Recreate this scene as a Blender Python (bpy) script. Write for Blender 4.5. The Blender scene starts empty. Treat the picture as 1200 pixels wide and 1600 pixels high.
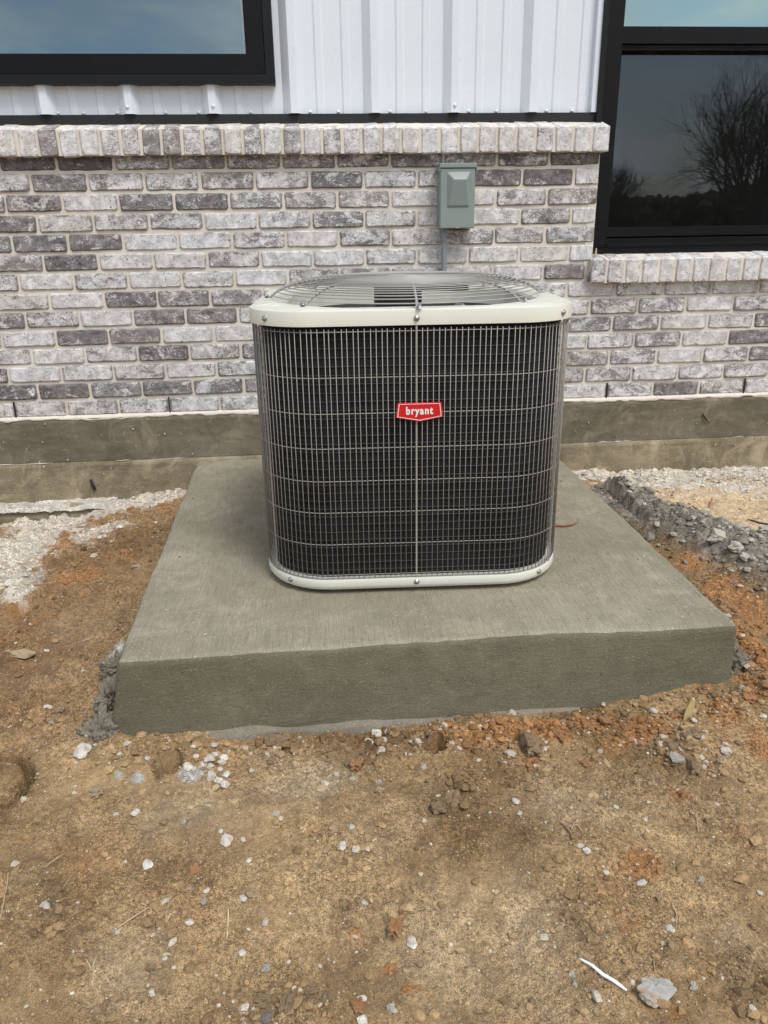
import bpy, math, random
import numpy as np
from mathutils import Matrix, Vector
S = bpy.context.scene
COL = S.collection
rad = math.radians

# ---------------------------------------------------------------- camera
P_, Y_, R_ = rad(20.47), rad(4.64), rad(-0.91)
fwd = Vector((math.sin(Y_)*math.cos(P_), math.cos(Y_)*math.cos(P_), -math.sin(P_)))
rgt = Vector((math.cos(Y_), -math.sin(Y_), 0)); up = rgt.cross(fwd)
r2 = rgt*math.cos(R_) + up*math.sin(R_); u2 = up*math.cos(R_) - rgt*math.sin(R_)
cam = bpy.data.objects.new('camera', bpy.data.cameras.new('camera')); COL.objects.link(cam)
cam.matrix_world = Matrix(((r2.x, u2.x, -fwd.x, 1.0209), (r2.y, u2.y, -fwd.y, -3.147), (r2.z, u2.z, -fwd.z, 0.9097), (0, 0, 0, 1)))
cam.data.sensor_fit = 'VERTICAL'; cam.data.sensor_height = 36; cam.data.lens = 27
cam.data.clip_start = 0.05; cam.data.clip_end = 600
S.camera = cam

# ---------------------------------------------------------------- light
SUN_EL, SUN_AZ = 58, 150
world = bpy.data.worlds.new("World"); S.world = world; world.use_nodes = True
wn, wl = world.node_tree.nodes, world.node_tree.links
wn.clear()
wout = wn.new('ShaderNodeOutputWorld'); bg = wn.new('ShaderNodeBackground'); bg.inputs['Strength'].default_value = 0.128
sky = wn.new('ShaderNodeTexSky'); sky.sky_type = 'NISHITA'; sky.sun_disc = False
sky.sun_elevation = rad(SUN_EL); sky.sun_rotation = rad(SUN_AZ); sky.dust_density = 2.0
tc = wn.new('ShaderNodeTexCoord'); mp = wn.new('ShaderNodeMapping'); mp.inputs['Scale'].default_value = (1, 1, 2.6)
nz = wn.new('ShaderNodeTexNoise'); nz.inputs['Scale'].default_value = 3.4; nz.inputs['Detail'].default_value = 7; nz.inputs['Roughness'].default_value = 0.58; nz.inputs['Distortion'].default_value = 0.4
cr = wn.new('ShaderNodeValToRGB'); cr.color_ramp.elements[0].position = 0.40; cr.color_ramp.elements[0].color = (0.03, 0.03, 0.03, 1); cr.color_ramp.elements[1].position = 0.56
mx = wn.new('ShaderNodeMix'); mx.data_type = 'RGBA'
cc = wn.new('ShaderNodeTexNoise'); cc.inputs['Scale'].default_value = 4.0; cc.inputs['Detail'].default_value = 5
ccr = wn.new('ShaderNodeValToRGB'); ccr.color_ramp.elements[0].position = 0.3; ccr.color_ramp.elements[0].color = (4.6, 4.9, 5.3, 1); ccr.color_ramp.elements[1].position = 0.7; ccr.color_ramp.elements[1].color = (8.6, 8.8, 9.0, 1)
wl.new(tc.outputs['Generated'], mp.inputs['Vector']); wl.new(mp.outputs[0], nz.inputs['Vector']); wl.new(mp.outputs[0], cc.inputs['Vector'])
wl.new(nz.outputs['Fac'], cr.inputs[0]); wl.new(cr.outputs[0], mx.inputs[0]); wl.new(sky.outputs[0], mx.inputs[6])
wl.new(cc.outputs['Fac'], ccr.inputs[0]); wl.new(ccr.outputs[0], mx.inputs[7]); wl.new(mx.outputs[2], bg.inputs['Color']); wl.new(bg.outputs[0], wout.inputs[0])
sl = bpy.data.lights.new('sun', 'SUN'); sl.energy = 2.0; sl.angle = rad(20); sl.color = (1.0, 0.98, 0.945)
so = bpy.data.objects.new('sun', sl); COL.objects.link(so)
to_sun = Vector((math.sin(rad(SUN_AZ))*math.cos(rad(SUN_EL)), math.cos(rad(SUN_AZ))*math.cos(rad(SUN_EL)), math.sin(rad(SUN_EL))))
so.rotation_euler = to_sun.to_track_quat('Z', 'Y').to_euler(); so.location = (3, -6, 8)
S.view_settings.view_transform = 'Standard'; S.view_settings.look = 'None'; S.view_settings.gamma = 1
S.view_settings.exposure = 0.31; S.view_settings.use_curve_mapping = False
S.render.engine = 'CYCLES'

# ---------------------------------------------------------------- helpers
rng = np.random.default_rng(7); random.seed(7)

def tag(o, label=None, cat=None, group=None, kind=None):
    if label: o['label'] = label
    if cat: o['category'] = cat
    if group: o['group'] = group
    if kind: o['kind'] = kind
    return o

def empty(name, loc=(0, 0, 0), rz=0):
    o = bpy.data.objects.new(name, None); COL.objects.link(o); o.location = loc; o.rotation_euler = (0, 0, rz); o.empty_display_size = 0.1
    return o

def link(name, me, mat=None, parent=None, loc=None):
    o = bpy.data.objects.new(name, me); COL.objects.link(o)
    if mat is not None and not me.materials: me.materials.append(mat)
    if parent: o.parent = parent
    if loc is not None: o.location = loc
    return o

def mesh_np(name, V, F, smooth=False, col=None):
    """V (n,3), F (m,k) with constant k"""
    V = np.asarray(V, np.float32); F = np.asarray(F, np.int32); me = bpy.data.meshes.new(name)
    n, (m, k) = len(V), F.shape
    me.vertices.add(n); me.vertices.foreach_set('co', V.ravel())
    me.loops.add(m*k); me.loops.foreach_set('vertex_index', F.ravel())
    me.polygons.add(m); me.polygons.foreach_set('loop_start', np.arange(0, m*k, k, dtype=np.int32))
    me.polygons.foreach_set('use_smooth', np.full(m, smooth))
    if col is not None:
        a = me.color_attributes.new('Col', 'FLOAT_COLOR', 'POINT'); a.data.foreach_set('color', np.asarray(col, np.float32).ravel())
    me.update(calc_edges=True); me.validate()
    return me

class MB:
    def __init__(s): s.v = []; s.f = []
    def add(s, V, F):
        b = len(s.v); s.v += [tuple(p) for p in V]; s.f += [tuple(i+b for i in f) for f in F]; return s
    def box(s, x0, x1, y0, y1, z0, z1, bev=0.0):
        if bev <= 0:
            V = [(x, y, z) for x in (x0, x1) for y in (y0, y1) for z in (z0, z1)]
            return s.add(V, [(0, 1, 3, 2), (4, 6, 7, 5), (0, 4, 5, 1), (2, 3, 7, 6), (0, 2, 6, 4), (1, 5, 7, 3)])
        # chamfer along the front (y0) edge loop and the rest plain
        V = [(x0, y1, z0), (x1, y1, z0), (x1, y1, z1), (x0, y1, z1),
             (x0, y0+bev, z0), (x1, y0+bev, z0), (x1, y0+bev, z1), (x0, y0+bev, z1),
             (x0+bev, y0, z0+bev), (x1-bev, y0, z0+bev), (x1-bev, y0, z1-bev), (x0+bev, y0, z1-bev)]
        F = [(0, 3, 2, 1), (8, 9, 10, 11)]
        for i in range(4):
            j = (i+1) % 4; F += [(i, j, 4+j, 4+i), (4+i, 4+j, 8+j, 8+i)]
        return s.add(V, F)
    def tube(s, pts, r, n=6, closed=False, caps=True):
        pts = [Vector(p) for p in pts]; m = len(pts); V = []; F = []
        rr = r if isinstance(r, (list, tuple)) else [r]*m
        pu = None
        for i, p in enumerate(pts):
            a = pts[(i-1) % m] if (closed or i > 0) else p; b = pts[(i+1) % m] if (closed or i < m-1) else p
            t = (b-a).normalized()
            u = pu - t*pu.dot(t) if pu is not None else t.cross(Vector((0, 0, 1)) if abs(t.z) < .9 else Vector((1, 0, 0)))
            u.normalize(); pu = u; w = t.cross(u)
            for k in range(n):
                q = 2*math.pi*k/n; V.append(p + (u*math.cos(q)+w*math.sin(q))*rr[i])
        for i in range(m if closed else m-1):
            j = (i+1) % m
            for k in range(n):
                l = (k+1) % n; F.append((i*n+k, i*n+l, j*n+l, j*n+k))
        if caps and not closed: F.append(tuple(range(n-1, -1, -1))); F.append(tuple((m-1)*n+k for k in range(n)))
        return s.add(V, F)
    def mesh(s, name, smooth=False):
        me = bpy.data.meshes.new(name); me.from_pydata(s.v, [], s.f); me.update()
        if smooth: me.polygons.foreach_set('use_smooth', [True]*len(me.polygons))
        return me
    def obj(s, name, mat, parent=None, smooth=False, loc=None):
        me = s.mesh(name, smooth)
        if smooth: me.set_sharp_from_angle(angle=rad(34))
        return link(name, me, mat, parent, loc)

# numpy noise
def _h(ix, iy, s):
    n = (ix.astype(np.int64)*374761393 + iy.astype(np.int64)*668265263 + s*1442695041) & 0xffffffff
    n = ((n ^ (n >> 13))*1274126177) & 0xffffffff
    return ((n ^ (n >> 16)) & 0xffffff)/float(0xffffff)
def vn(x, y, s=0):
    x = np.asarray(x, float); y = np.asarray(y, float); ix = np.floor(x); iy = np.floor(y); fx = x-ix; fy = y-iy
    fx = fx*fx*fx*(fx*(fx*6-15)+10); fy = fy*fy*fy*(fy*(fy*6-15)+10)
    a = _h(ix, iy, s); b = _h(ix+1, iy, s); c = _h(ix, iy+1, s); d = _h(ix+1, iy+1, s)
    return (a+(b-a)*fx+(c-a)*fy+(a-b-c+d)*fx*fy)*2-1
def fbm(x, y, o=4, s=0, g=.5):
    t = 0; a = 1.; n = 0
    for i in range(o):
        c, d = math.cos(i*1.3), math.sin(i*1.3)
        t = t+a*vn((x*c-y*d)*2**i, (x*d+y*c)*2**i, s+i*17); n += a; a *= g
    return t/n
def worley(x, y, s=0):
    ix = np.floor(x); iy = np.floor(y); best = np.full(np.shape(x), 9.)
    for dx in (-1, 0, 1):
        for dy in (-1, 0, 1):
            cx = ix+dx; cy = iy+dy
            d = (cx+_h(cx, cy, s)-x)**2+(cy+_h(cx, cy, s+5)-y)**2; best = np.minimum(best, d)
    return np.sqrt(best)

def dome(w, k=1.25): return np.sqrt(np.clip(1-(k*w)**2, 0, 1))
# ---------------------------------------------------------------- material helpers
class Mat:
    def __init__(s, name, rough=.6, metal=0., spec=.5, base=None):
        s.m = bpy.data.materials.new(name); s.m.use_nodes = True; s.n = s.m.node_tree.nodes; s.l = s.m.node_tree.links
        s.b = s.n['Principled BSDF']; s.out = s.n['Material Output']
        s.b.inputs['Roughness'].default_value = rough; s.b.inputs['Metallic'].default_value = metal; s.b.inputs['Specular IOR Level'].default_value = spec
        if base: s.b.inputs['Base Color'].default_value = (*base, 1)
    def co(s, kind='Object', scale=(1, 1, 1), rnd=False):
        t = s.n.new('ShaderNodeTexCoord'); v = t.outputs[kind]
        if rnd:
            oi = s.n.new('ShaderNodeObjectInfo'); mu = s.n.new('ShaderNodeMath'); mu.operation = 'MULTIPLY'; mu.inputs[1].default_value = 37.7
            s.l.new(oi.outputs['Random'], mu.inputs[0]); ad = s.n.new('ShaderNodeVectorMath'); ad.operation = 'ADD'; s.l.new(v, ad.inputs[0]); s.l.new(mu.outputs[0], ad.inputs[1]); v = ad.outputs[0]
        if scale != (1, 1, 1):
            m = s.n.new('ShaderNodeMapping'); m.inputs['Scale'].default_value = scale; s.l.new(v, m.inputs['Vector']); v = m.outputs[0]
        return v
    def noise(s, v, sc, det=4, ro=.5, dist=0.):
        t = s.n.new('ShaderNodeTexNoise'); t.inputs['Scale'].default_value = sc; t.inputs['Detail'].default_value = det; t.inputs['Roughness'].default_value = ro; t.inputs['Distortion'].default_value = dist
        s.l.new(v, t.inputs['Vector']); return t.outputs['Fac']
    def vor(s, v, sc, out='Distance', feat='F1'):
        t = s.n.new('ShaderNodeTexVoronoi'); t.feature = feat; t.inputs['Scale'].default_value = sc; s.l.new(v, t.inputs['Vector']); return t.outputs[out]
    def ramp(s, v, *st):
        t = s.n.new('ShaderNodeValToRGB'); e = t.color_ramp.elements
        while len(e) < len(st): e.new(.5)
        for i, (p, c) in enumerate(st):
            e[i].position = p; e[i].color = (c, c, c, 1) if not isinstance(c, (tuple, list)) else (*c, 1)
        s.l.new(v, t.inputs[0]); return t.outputs[0]
    def mix(s, f, a, b, mode='MIX'):
        t = s.n.new('ShaderNodeMix'); t.data_type = 'RGBA'; t.blend_type = mode
        for k, x in ((0, f), (6, a), (7, b)):
            if isinstance(x, (int, float)): t.inputs[k].default_value = x if k == 0 else (x, x, x, 1)
            elif isinstance(x, (tuple, list)): t.inputs[k].default_value = (*x, 1)
            else: s.l.new(x, t.inputs[k])
        return t.outputs[2]
    def math(s, op, a, b=0.):
        t = s.n.new('ShaderNodeMath'); t.operation = op
        for k, x in ((0, a), (1, b)):
            if isinstance(x, (int, float)): t.inputs[k].default_value = x
            else: s.l.new(x, t.inputs[k])
        return t.outputs[0]
    def col(s, c): s.l.new(c, s.b.inputs['Base Color'])
    def bump(s, h, st=.3, d=.005, prev=None):
        t = s.n.new('ShaderNodeBump'); t.inputs['Strength'].default_value = st; t.inputs['Distance'].default_value = d; s.l.new(h, t.inputs['Height'])
        if prev is not None: s.l.new(prev, t.inputs['Normal'])
        s.l.new(t.outputs[0], s.b.inputs['Normal']); return t.outputs[0]

def painted(name, base, rough=.4, var=.06, dirt=None, spec=.5, sc=3.):
    m = Mat(name, rough, 0, spec); v = m.co(); n = m.noise(v, sc, 5, .6)
    c = m.mix(m.ramp(n, (.3, 0.), (.7, 1.)), tuple(x*(1-var) for x in base), tuple(min(1, x*(1+var)) for x in base))
    if dirt: c = m.mix(m.ramp(m.noise(v, sc*7, 7, .7), (.56, 0.), (.75, .5)), c, dirt)
    m.col(c); m.l.new(m.ramp(m.noise(v, sc*5, 3), (.3, rough*.8), (.7, min(1, rough*1.25))), m.b.inputs['Roughness'])
    m.bump(m.noise(v, 160, 3), .06, .002)
    return m.m

def brick_mat():
    m = Mat('whitewashed brick', .88, 0, .25); v = m.co(rnd=True)
    oi = m.n.new('ShaderNodeObjectInfo'); sp = m.n.new('ShaderNodeSeparateColor'); m.l.new(oi.outputs['Color'], sp.inputs[0])
    cov = sp.outputs[0]; dark = sp.outputs[1]; tint = sp.outputs[2]
    vs = m.n.new('ShaderNodeMapping'); vs.inputs['Scale'].default_value = (1, 1, 1.5); vs.inputs['Rotation'].default_value = (0, .5, 0); m.l.new(v, vs.inputs[0]); vs = vs.outputs[0]
    base = m.mix(tint, (.25, .235, .23), (.345, .285, .25))
    base = m.mix(m.ramp(m.noise(vs, 26, 6, .7), (.35, 0.), (.65, 1.)), m.mix(.5, base, (.2, .19, .19)), m.mix(.35, base, (.5, .47, .45)))
    dm = m.math('GREATER_THAN', m.math('ADD', m.noise(vs, 17, 6, .68, .8), m.math('MULTIPLY', dark, .42)), .74)
    dm2 = m.ramp(m.math('ADD', m.noise(vs, 17, 6, .68, .8), m.math('MULTIPLY', dark, .42)), (.58, 0.), (.82, 1.))
    base = m.mix(m.math('MULTIPLY', dm2, .85), base, (.062, .058, .06))
    g = m.n.new('ShaderNodeTexCoord').outputs['Generated']; sg = m.n.new('ShaderNodeSeparateXYZ'); m.l.new(g, sg.inputs[0])
    ex = m.math('ABSOLUTE', m.math('SUBTRACT', sg.outputs[0], .5)); ez = m.math('ABSOLUTE', m.math('SUBTRACT', sg.outputs[2], .5))
    edge = m.math('MAXIMUM', m.ramp(ex, (.44, 0.), (.5, 1.)), m.ramp(ez, (.38, 0.), (.5, 1.)))
    big = m.noise(vs, 15, 4, .6, 1.0); fine = m.noise(vs, 62, 9, .78, 2.2)
    f = m.math('ADD', m.math('MULTIPLY', big, .42), m.math('ADD', m.math('MULTIPLY', fine, .58), m.math('MULTIPLY', edge, .055)))
    t = m.math('ADD', m.math('MULTIPLY', cov, .235), .40)
    k = m.math('MULTIPLY', m.math('SUBTRACT', t, f), 48.)
    wm = m.n.new('ShaderNodeClamp'); m.l.new(m.math('ADD', k, .5), wm.inputs[0]); wm = wm.outputs[0]
    vein = m.ramp(m.math('ABSOLUTE', m.math('SUBTRACT', m.noise(vs, 46, 6, .7, 2.6), .5)), (0., .85), (.03, 0.))
    vein = m.math('MULTIPLY', vein, m.ramp(m.noise(v, 30, 3, .6), (.4, 0.), (.55, 1.)))
    wc = m.mix(m.ramp(m.noise(v, 38, 6, .7), (.32, 0.), (.60, 1.)), (.68, .67, .655), (.93, .92, .90))
    wc = m.mix(m.math('MULTIPLY', tint, .32), wc, (.70, .57, .49))
    hz = m.math('MULTIPLY', m.ramp(m.noise(vs, 30, 6, .72, 1.4), (.36, 0.), (.64, .85)), m.math('ADD', m.math('MULTIPLY', cov, .5), .27))
    c = m.mix(hz, base, (.60, .585, .57))
    c = m.mix(m.math('MULTIPLY', wm, .92), c, wc)
    c = m.mix(m.math('MULTIPLY', vein, .8), c, (.13, .12, .118))
    c = m.mix(m.math('MULTIPLY', edge, .26), c, (.20, .18, .17))
    pit = m.ramp(m.noise(v, 105, 4, .62), (.32, 1.), (.37, 0.))
    c = m.mix(m.math('MULTIPLY', pit, .85), c, (.07, .06, .057)); m.col(c)
    h = m.math('ADD', m.math('MULTIPLY', wm, .4), m.math('ADD', fine, m.math('MULTIPLY', m.math('ADD', pit, vein), -.7)))
    m.bump(h, .7, .005)
    return m.m

def mortar_mat():
    m = Mat('mortar', .95, 0, .2); v = m.co()
    c = m.mix(m.ramp(m.noise(v, 5, 6, .65), (.3, 0.), (.7, 1.)), (.60, .535, .45), (.79, .73, .64))
    c = m.mix(m.ramp(m.noise(v, 60, 6, .7), (.5, 0.), (.72, .6)), c, (.74, .71, .65))
    c = m.mix(m.ramp(m.noise(v, 90, 4, .6), (.28, .6), (.36, 0.)), c, (.25, .21, .17))
    m.col(c); m.bump(m.noise(v, 220, 6, .7), .6, .003); return m.m

def concrete_mat(name, c0, c1, kind='form', broom=False, fleck=(.62, .58, .5)):
    m = Mat(name, .9, 0, .25); v = m.co()
    big = m.noise(v, 2.4, 6, .62, .5)
    c = m.mix(m.ramp(big, (.32, 0.), (.68, 1.)), c0, c1)
    c = m.mix(m.ramp(m.noise(v, 14, 6, .7), (.38, .35), (.6, 0.)), c, tuple(x*.72 for x in c0))
    c = m.mix(m.ramp(m.noise(v, 420, 3, .7), (.35, .45), (.62, 0.)), c, tuple(x*.55 for x in c0))
    c = m.mix(m.ramp(m.noise(v, 300, 3, .6), (.60, 0.), (.68, .75)), c, tuple(min(1, x*1.75) for x in c1))
    if kind == 'form':
        c = m.mix(m.ramp(m.noise(m.co(scale=(1, 1, 1.6)), 3.3, 8, .75, .8), (.40, .55), (.56, 0.)), c, tuple(x*.55 for x in c0))
        st = m.co(scale=(.8, 1, 4)); c = m.mix(m.ramp(m.noise(st, 7, 8, .75), (.50, 0.), (.7, .38)), c, tuple(min(1, x*1.6) for x in c1)); c = m.mix(m.ramp(m.noise(v, 5, 7, .72, 1.2), (.54, 0.), (.66, .55)), c, tuple(min(1, x*1.45) for x in c1))
        vt = m.co(scale=(4, 1, .5)); c = m.mix(m.ramp(m.noise(vt, 2.2, 4, .6), (.3, .5), (.5, 0.)), c, tuple(x*.7 for x in c0))
    fl = m.noise(v, 46, 5, .62); c = m.mix(m.ramp(fl, (.67, 0.), (.72, .8)), c, fleck); c = m.mix(m.ramp(m.noise(v, 6, 6, .7, .8), (.54, 0.), (.68, .35)), c, tuple(min(1, x*1.3) for x in c1)); c = m.mix(m.ramp(m.noise(v, 90, 3, .5), (.27, .7), (.31, 0.)), c, (.05, .045, .035))
    m.col(c)
    if broom:
        bv = m.co(scale=(1, .035, .2)); wv = m.noise(bv, 330, 3, .6, .25)
        n = m.bump(wv, .75, .0035); m.bump(m.noise(v, 300, 5, .7), .4, .002, n)
        c2 = m.mix(m.ramp(wv, (.3, .42), (.55, 0.)), c, tuple(x*.5 for x in c0)); m.col(c2)
    elif kind == 'trowel':
        bv = m.co(scale=(.3, 1, 1)); wv = m.noise(bv, 110, 7, .75, 1.2)
        n = m.bump(wv, .8, .005); m.bump(m.noise(v, 260, 5, .75), .9, .004, n)
    else:
        n = m.bump(m.noise(v, 60, 6, .65), .4, .004); m.bump(m.noise(v, 350, 4, .7), .3, .002, n)
    return m.m

def soil_mat(name='soil', attr=True, base=None):
    m = Mat(name, .96, 0, .15); v = m.co()
    if attr:
        a = m.n.new('ShaderNodeVertexColor'); a.layer_name = 'Col'; c0 = a.outputs['Color']
    else: c0 = m.mix(0., base, base)
    n1 = m.noise(v, 22, 8, .68, .3); c = m.mix(1., c0, m.ramp(n1, (.3, .66), (.7, 1.3)), 'MULTIPLY')
    n2 = m.noise(v, 120, 6, .75); cr_ = m.mix(1., c, m.ramp(n2, (.34, .36), (.64, 1.55)), 'MULTIPLY')
    n3 = m.noise(v, 480, 3, .7); cr_ = m.mix(1., cr_, m.ramp(n3, (.34, .5), (.66, 1.45)), 'MULTIPLY')
    sm = m.mix(1., c, m.ramp(n2, (.34, .84), (.64, 1.15)), 'MULTIPLY'); sm = m.mix(1., sm, m.ramp(n3, (.34, .74), (.66, 1.22)), 'MULTIPLY')
    c = m.mix(m.ramp(m.noise(v, 5.5, 5, .65), (.40, .12), (.58, 1.)), sm, cr_)
    wh = m.noise(v, 9, 5, .7); sx = m.ramp(wh, (.42, .0), (.68, 1.))
    vc = m.vor(v, 190, 'Distance'); vr = m.vor(v, 190, 'Color'); sp = m.n.new('ShaderNodeSeparateColor'); m.l.new(vr, sp.inputs[0])
    spk = m.math('MULTIPLY', m.math('LESS_THAN', vc, .30), m.math('GREATER_THAN', m.math('ADD', sp.outputs[0], m.math('MULTIPLY', sx, .10)), .90))
    c = m.mix(m.math('MULTIPLY', spk, .8), c, (.60, .50, .36))
    vc2 = m.vor(v, 430, 'Distance'); vr2 = m.vor(v, 430, 'Color'); sp2 = m.n.new('ShaderNodeSeparateColor'); m.l.new(vr2, sp2.inputs[0])
    spk2 = m.math('MULTIPLY', m.math('LESS_THAN', vc2, .36), m.math('GREATER_THAN', sp2.outputs[0], .84))
    c = m.mix(m.math('MULTIPLY', spk2, .65), c, (.55, .48, .38))
    m.col(c)
    h = m.math('ADD', m.math('MULTIPLY', n1, 1.), m.math('ADD', m.math('MULTIPLY', n2, .45), m.math('MULTIPLY', n3, .16)))
    m.bump(m.math('ADD', h, m.math('MULTIPLY', spk, .15)), .9, .012); return m.m

def stone_mat(name, a, b, stain=None):
    m = Mat(name, .93, 0, .2); v = m.co(rnd=True)
    oi = m.n.new('ShaderNodeObjectInfo')
    c = m.mix(m.ramp(m.noise(v, 1.6, 6, .7, .4), (.33, 0.), (.66, 1.)), a, b)
    c = m.mix(1., c, m.ramp(oi.outputs['Random'], (0., .82), (1., 1.12)), 'MULTIPLY')
    if stain: c = m.mix(m.ramp(m.noise(v, 1.1, 5, .65), (.50, 0.), (.64, .8)), c, stain)
    c = m.mix(m.ramp(m.noise(v, 7, 5, .7), (.3, .5), (.48, 0.)), c, tuple(x*.62 for x in a))
    m.col(c); m.bump(m.noise(v, 5, 7, .7), .55, .004); return m.m

M = {}
M['brick'] = brick_mat(); M['mortar'] = mortar_mat()
M['siding'] = painted('white painted steel', (.70, .745, .79), .3, .015)
M['black'] = painted('black trim', (.0028, .003, .004), .5, .2, (.012, .012, .014), .22)
M['blackm'] = painted('matt black flashing', (.008, .008, .009), .6, .2)
M['trimgrey'] = painted('charcoal trim', (.007, .008, .0105), .5, .12, (.018, .019, .022), .25)
M['cream'] = painted('cream enamel', (.69, .685, .59), .3, .015)
M['wire'] = painted('coated wire', (.31, .288, .255), .5, .1)
M['wiretop'] = painted('coated fan wire', (.33, .31, .28), .5, .1)
M['green'] = painted('grey green enamel', (.235, .275, .258), .4, .04, None)
M['pvc'] = painted('grey pvc', (.22, .25, .28), .45, .08)
M['dark'] = painted('dark interior', (.012, .012, .012), .7, .2)
M['motor'] = painted('motor black', (.006, .006, .006), .5, .2)
M['shroud'] = painted('grey shroud', (.10, .10, .094), .5, .15)
M['blade'] = painted('fan blade', (.16, .16, .155), .4, .1)
M['red'] = painted('red badge', (.60, .010, .016), .3, .03)
M['badgewhite'] = painted('badge white', (.85, .83, .8), .4, .02)
M['steel'] = Mat('screw steel', .3, .9, .5, (.42, .42, .42)).m
M['tube'] = Mat('coil tube', .5, .3, .4, (.022, .022, .023)).m
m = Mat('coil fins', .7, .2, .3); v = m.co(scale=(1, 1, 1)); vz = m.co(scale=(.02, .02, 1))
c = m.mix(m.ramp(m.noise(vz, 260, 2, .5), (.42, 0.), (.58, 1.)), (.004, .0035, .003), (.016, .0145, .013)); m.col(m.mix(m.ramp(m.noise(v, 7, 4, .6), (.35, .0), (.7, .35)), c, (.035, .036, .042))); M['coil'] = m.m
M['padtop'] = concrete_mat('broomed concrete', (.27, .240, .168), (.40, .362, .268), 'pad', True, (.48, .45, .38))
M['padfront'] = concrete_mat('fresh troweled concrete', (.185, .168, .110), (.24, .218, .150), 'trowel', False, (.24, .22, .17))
M['fnd'] = concrete_mat('formed concrete', (.168, .142, .098), (.23, .20, .145), 'form')
M['fnd2'] = concrete_mat('soiled formed concrete', (.20, .162, .10), (.36, .30, .20), 'form', False, (.5, .44, .32))
M['spill'] = concrete_mat('concrete slurry', (.185, .162, .12), (.28, .25, .195), 'x')
M['soil'] = soil_mat()
M['W'] = stone_mat('white chalk stone', (.47, .42, .34), (.72, .69, .63), (.40, .32, .22))
M['G'] = stone_mat('grey stone', (.29, .262, .215), (.50, .465, .40))
M['T'] = stone_mat('tan stone', (.26, .19, .11), (.40, .31, .20))
M['B'] = stone_mat('brown clod', (.17, .115, .065), (.285, .205, .125))
M['O'] = stone_mat('orange clay stone', (.27, .135, .06), (.37, .20, .095), (.22, .15, .095))
M['Y'] = stone_mat('ochre stone', (.38, .27, .13), (.52, .42, .26))
M['P'] = stone_mat('pinkish stone', (.42, .33, .27), (.55, .46, .38))
M['D'] = stone_mat('dark stone', (.12, .10, .085), (.2, .175, .15))
M['K'] = stone_mat('grey rust stone', (.33, .31, .28), (.5, .48, .44), (.33, .19, .10))
M['straw'] = stone_mat('dry straw', (.42, .33, .19), (.6, .5, .32))
M['twig'] = stone_mat('brown twig', (.14, .09, .055), (.22, .15, .09))
M['rust'] = stone_mat('reddish stick', (.25, .10, .06), (.38, .17, .11))
M['strip'] = painted('white plastic', (.8, .8, .8), .5, .04)
M['wood'] = stone_mat('split wood', (.50, .36, .16), (.68, .54, .29))
M['bark'] = stone_mat('bark', (.10, .09, .075), (.16, .14, .115))

# glass: clear sheet with a coated reflection
def glass_mat(name, refl, tint, trans):
    m = bpy.data.materials.new(name); m.use_nodes = True; n = m.node_tree.nodes; l = m.node_tree.links; n.clear()
    o = n.new('ShaderNodeOutputMaterial'); g = n.new('ShaderNodeBsdfGlossy'); g.inputs['Roughness'].default_value = .012; g.inputs['Color'].default_value = (*tint, 1)
    t = n.new('ShaderNodeBsdfTransparent'); t.inputs['Color'].default_value = (*trans, 1)
    fr = n.new('ShaderNodeFresnel'); fr.inputs['IOR'].default_value = 1.5
    mu = n.new('ShaderNodeMath'); mu.operation = 'MULTIPLY_ADD'; l.new(fr.outputs[0], mu.inputs[0]); mu.inputs[1].default_value = 1.; mu.inputs[2].default_value = refl-.04
    tcn = n.new('ShaderNodeTexCoord'); nn = n.new('ShaderNodeTexNoise'); nn.inputs['Scale'].default_value = 1.3; nn.inputs['Detail'].default_value = 2; bp = n.new('ShaderNodeBump'); bp.inputs['Strength'].default_value = .02; bp.inputs['Distance'].default_value = .05
    l.new(tcn.outputs['Object'], nn.inputs['Vector']); l.new(nn.outputs['Fac'], bp.inputs['Height']); l.new(bp.outputs[0], g.inputs['Normal'])
    mi = n.new('ShaderNodeMixShader'); l.new(mu.outputs[0], mi.inputs[0]); l.new(t.outputs[0], mi.inputs[1]); l.new(g.outputs[0], mi.inputs[2]); l.new(mi.outputs[0], o.inputs[0]); return m
M['glassL'] = glass_mat('coated glass', .235, (.72, .90, .96), (.45, .5, .5))
M['glassU'] = glass_mat('coated glass upper', .42, (.70, .90, .85), (.45, .5, .48))
M['glassD'] = glass_mat('coated glass lower', .44, (.86, .94, 1.), (.3, .33, .32))
def screen_mat():
    m = bpy.data.materials.new('insect screen'); m.use_nodes = True; n = m.node_tree.nodes; l = m.node_tree.links; n.clear()
    o = n.new('ShaderNodeOutputMaterial'); d = n.new('ShaderNodeBsdfDiffuse'); d.inputs['Color'].default_value = (.012, .012, .012, 1); t = n.new('ShaderNodeBsdfTransparent')
    mi = n.new('ShaderNodeMixShader'); mi.inputs[0].default_value = .36; l.new(t.outputs[0], mi.inputs[1]); l.new(d.outputs[0], mi.inputs[2]); l.new(mi.outputs[0], o.inputs[0]); return m
M['screen'] = screen_mat()

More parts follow.
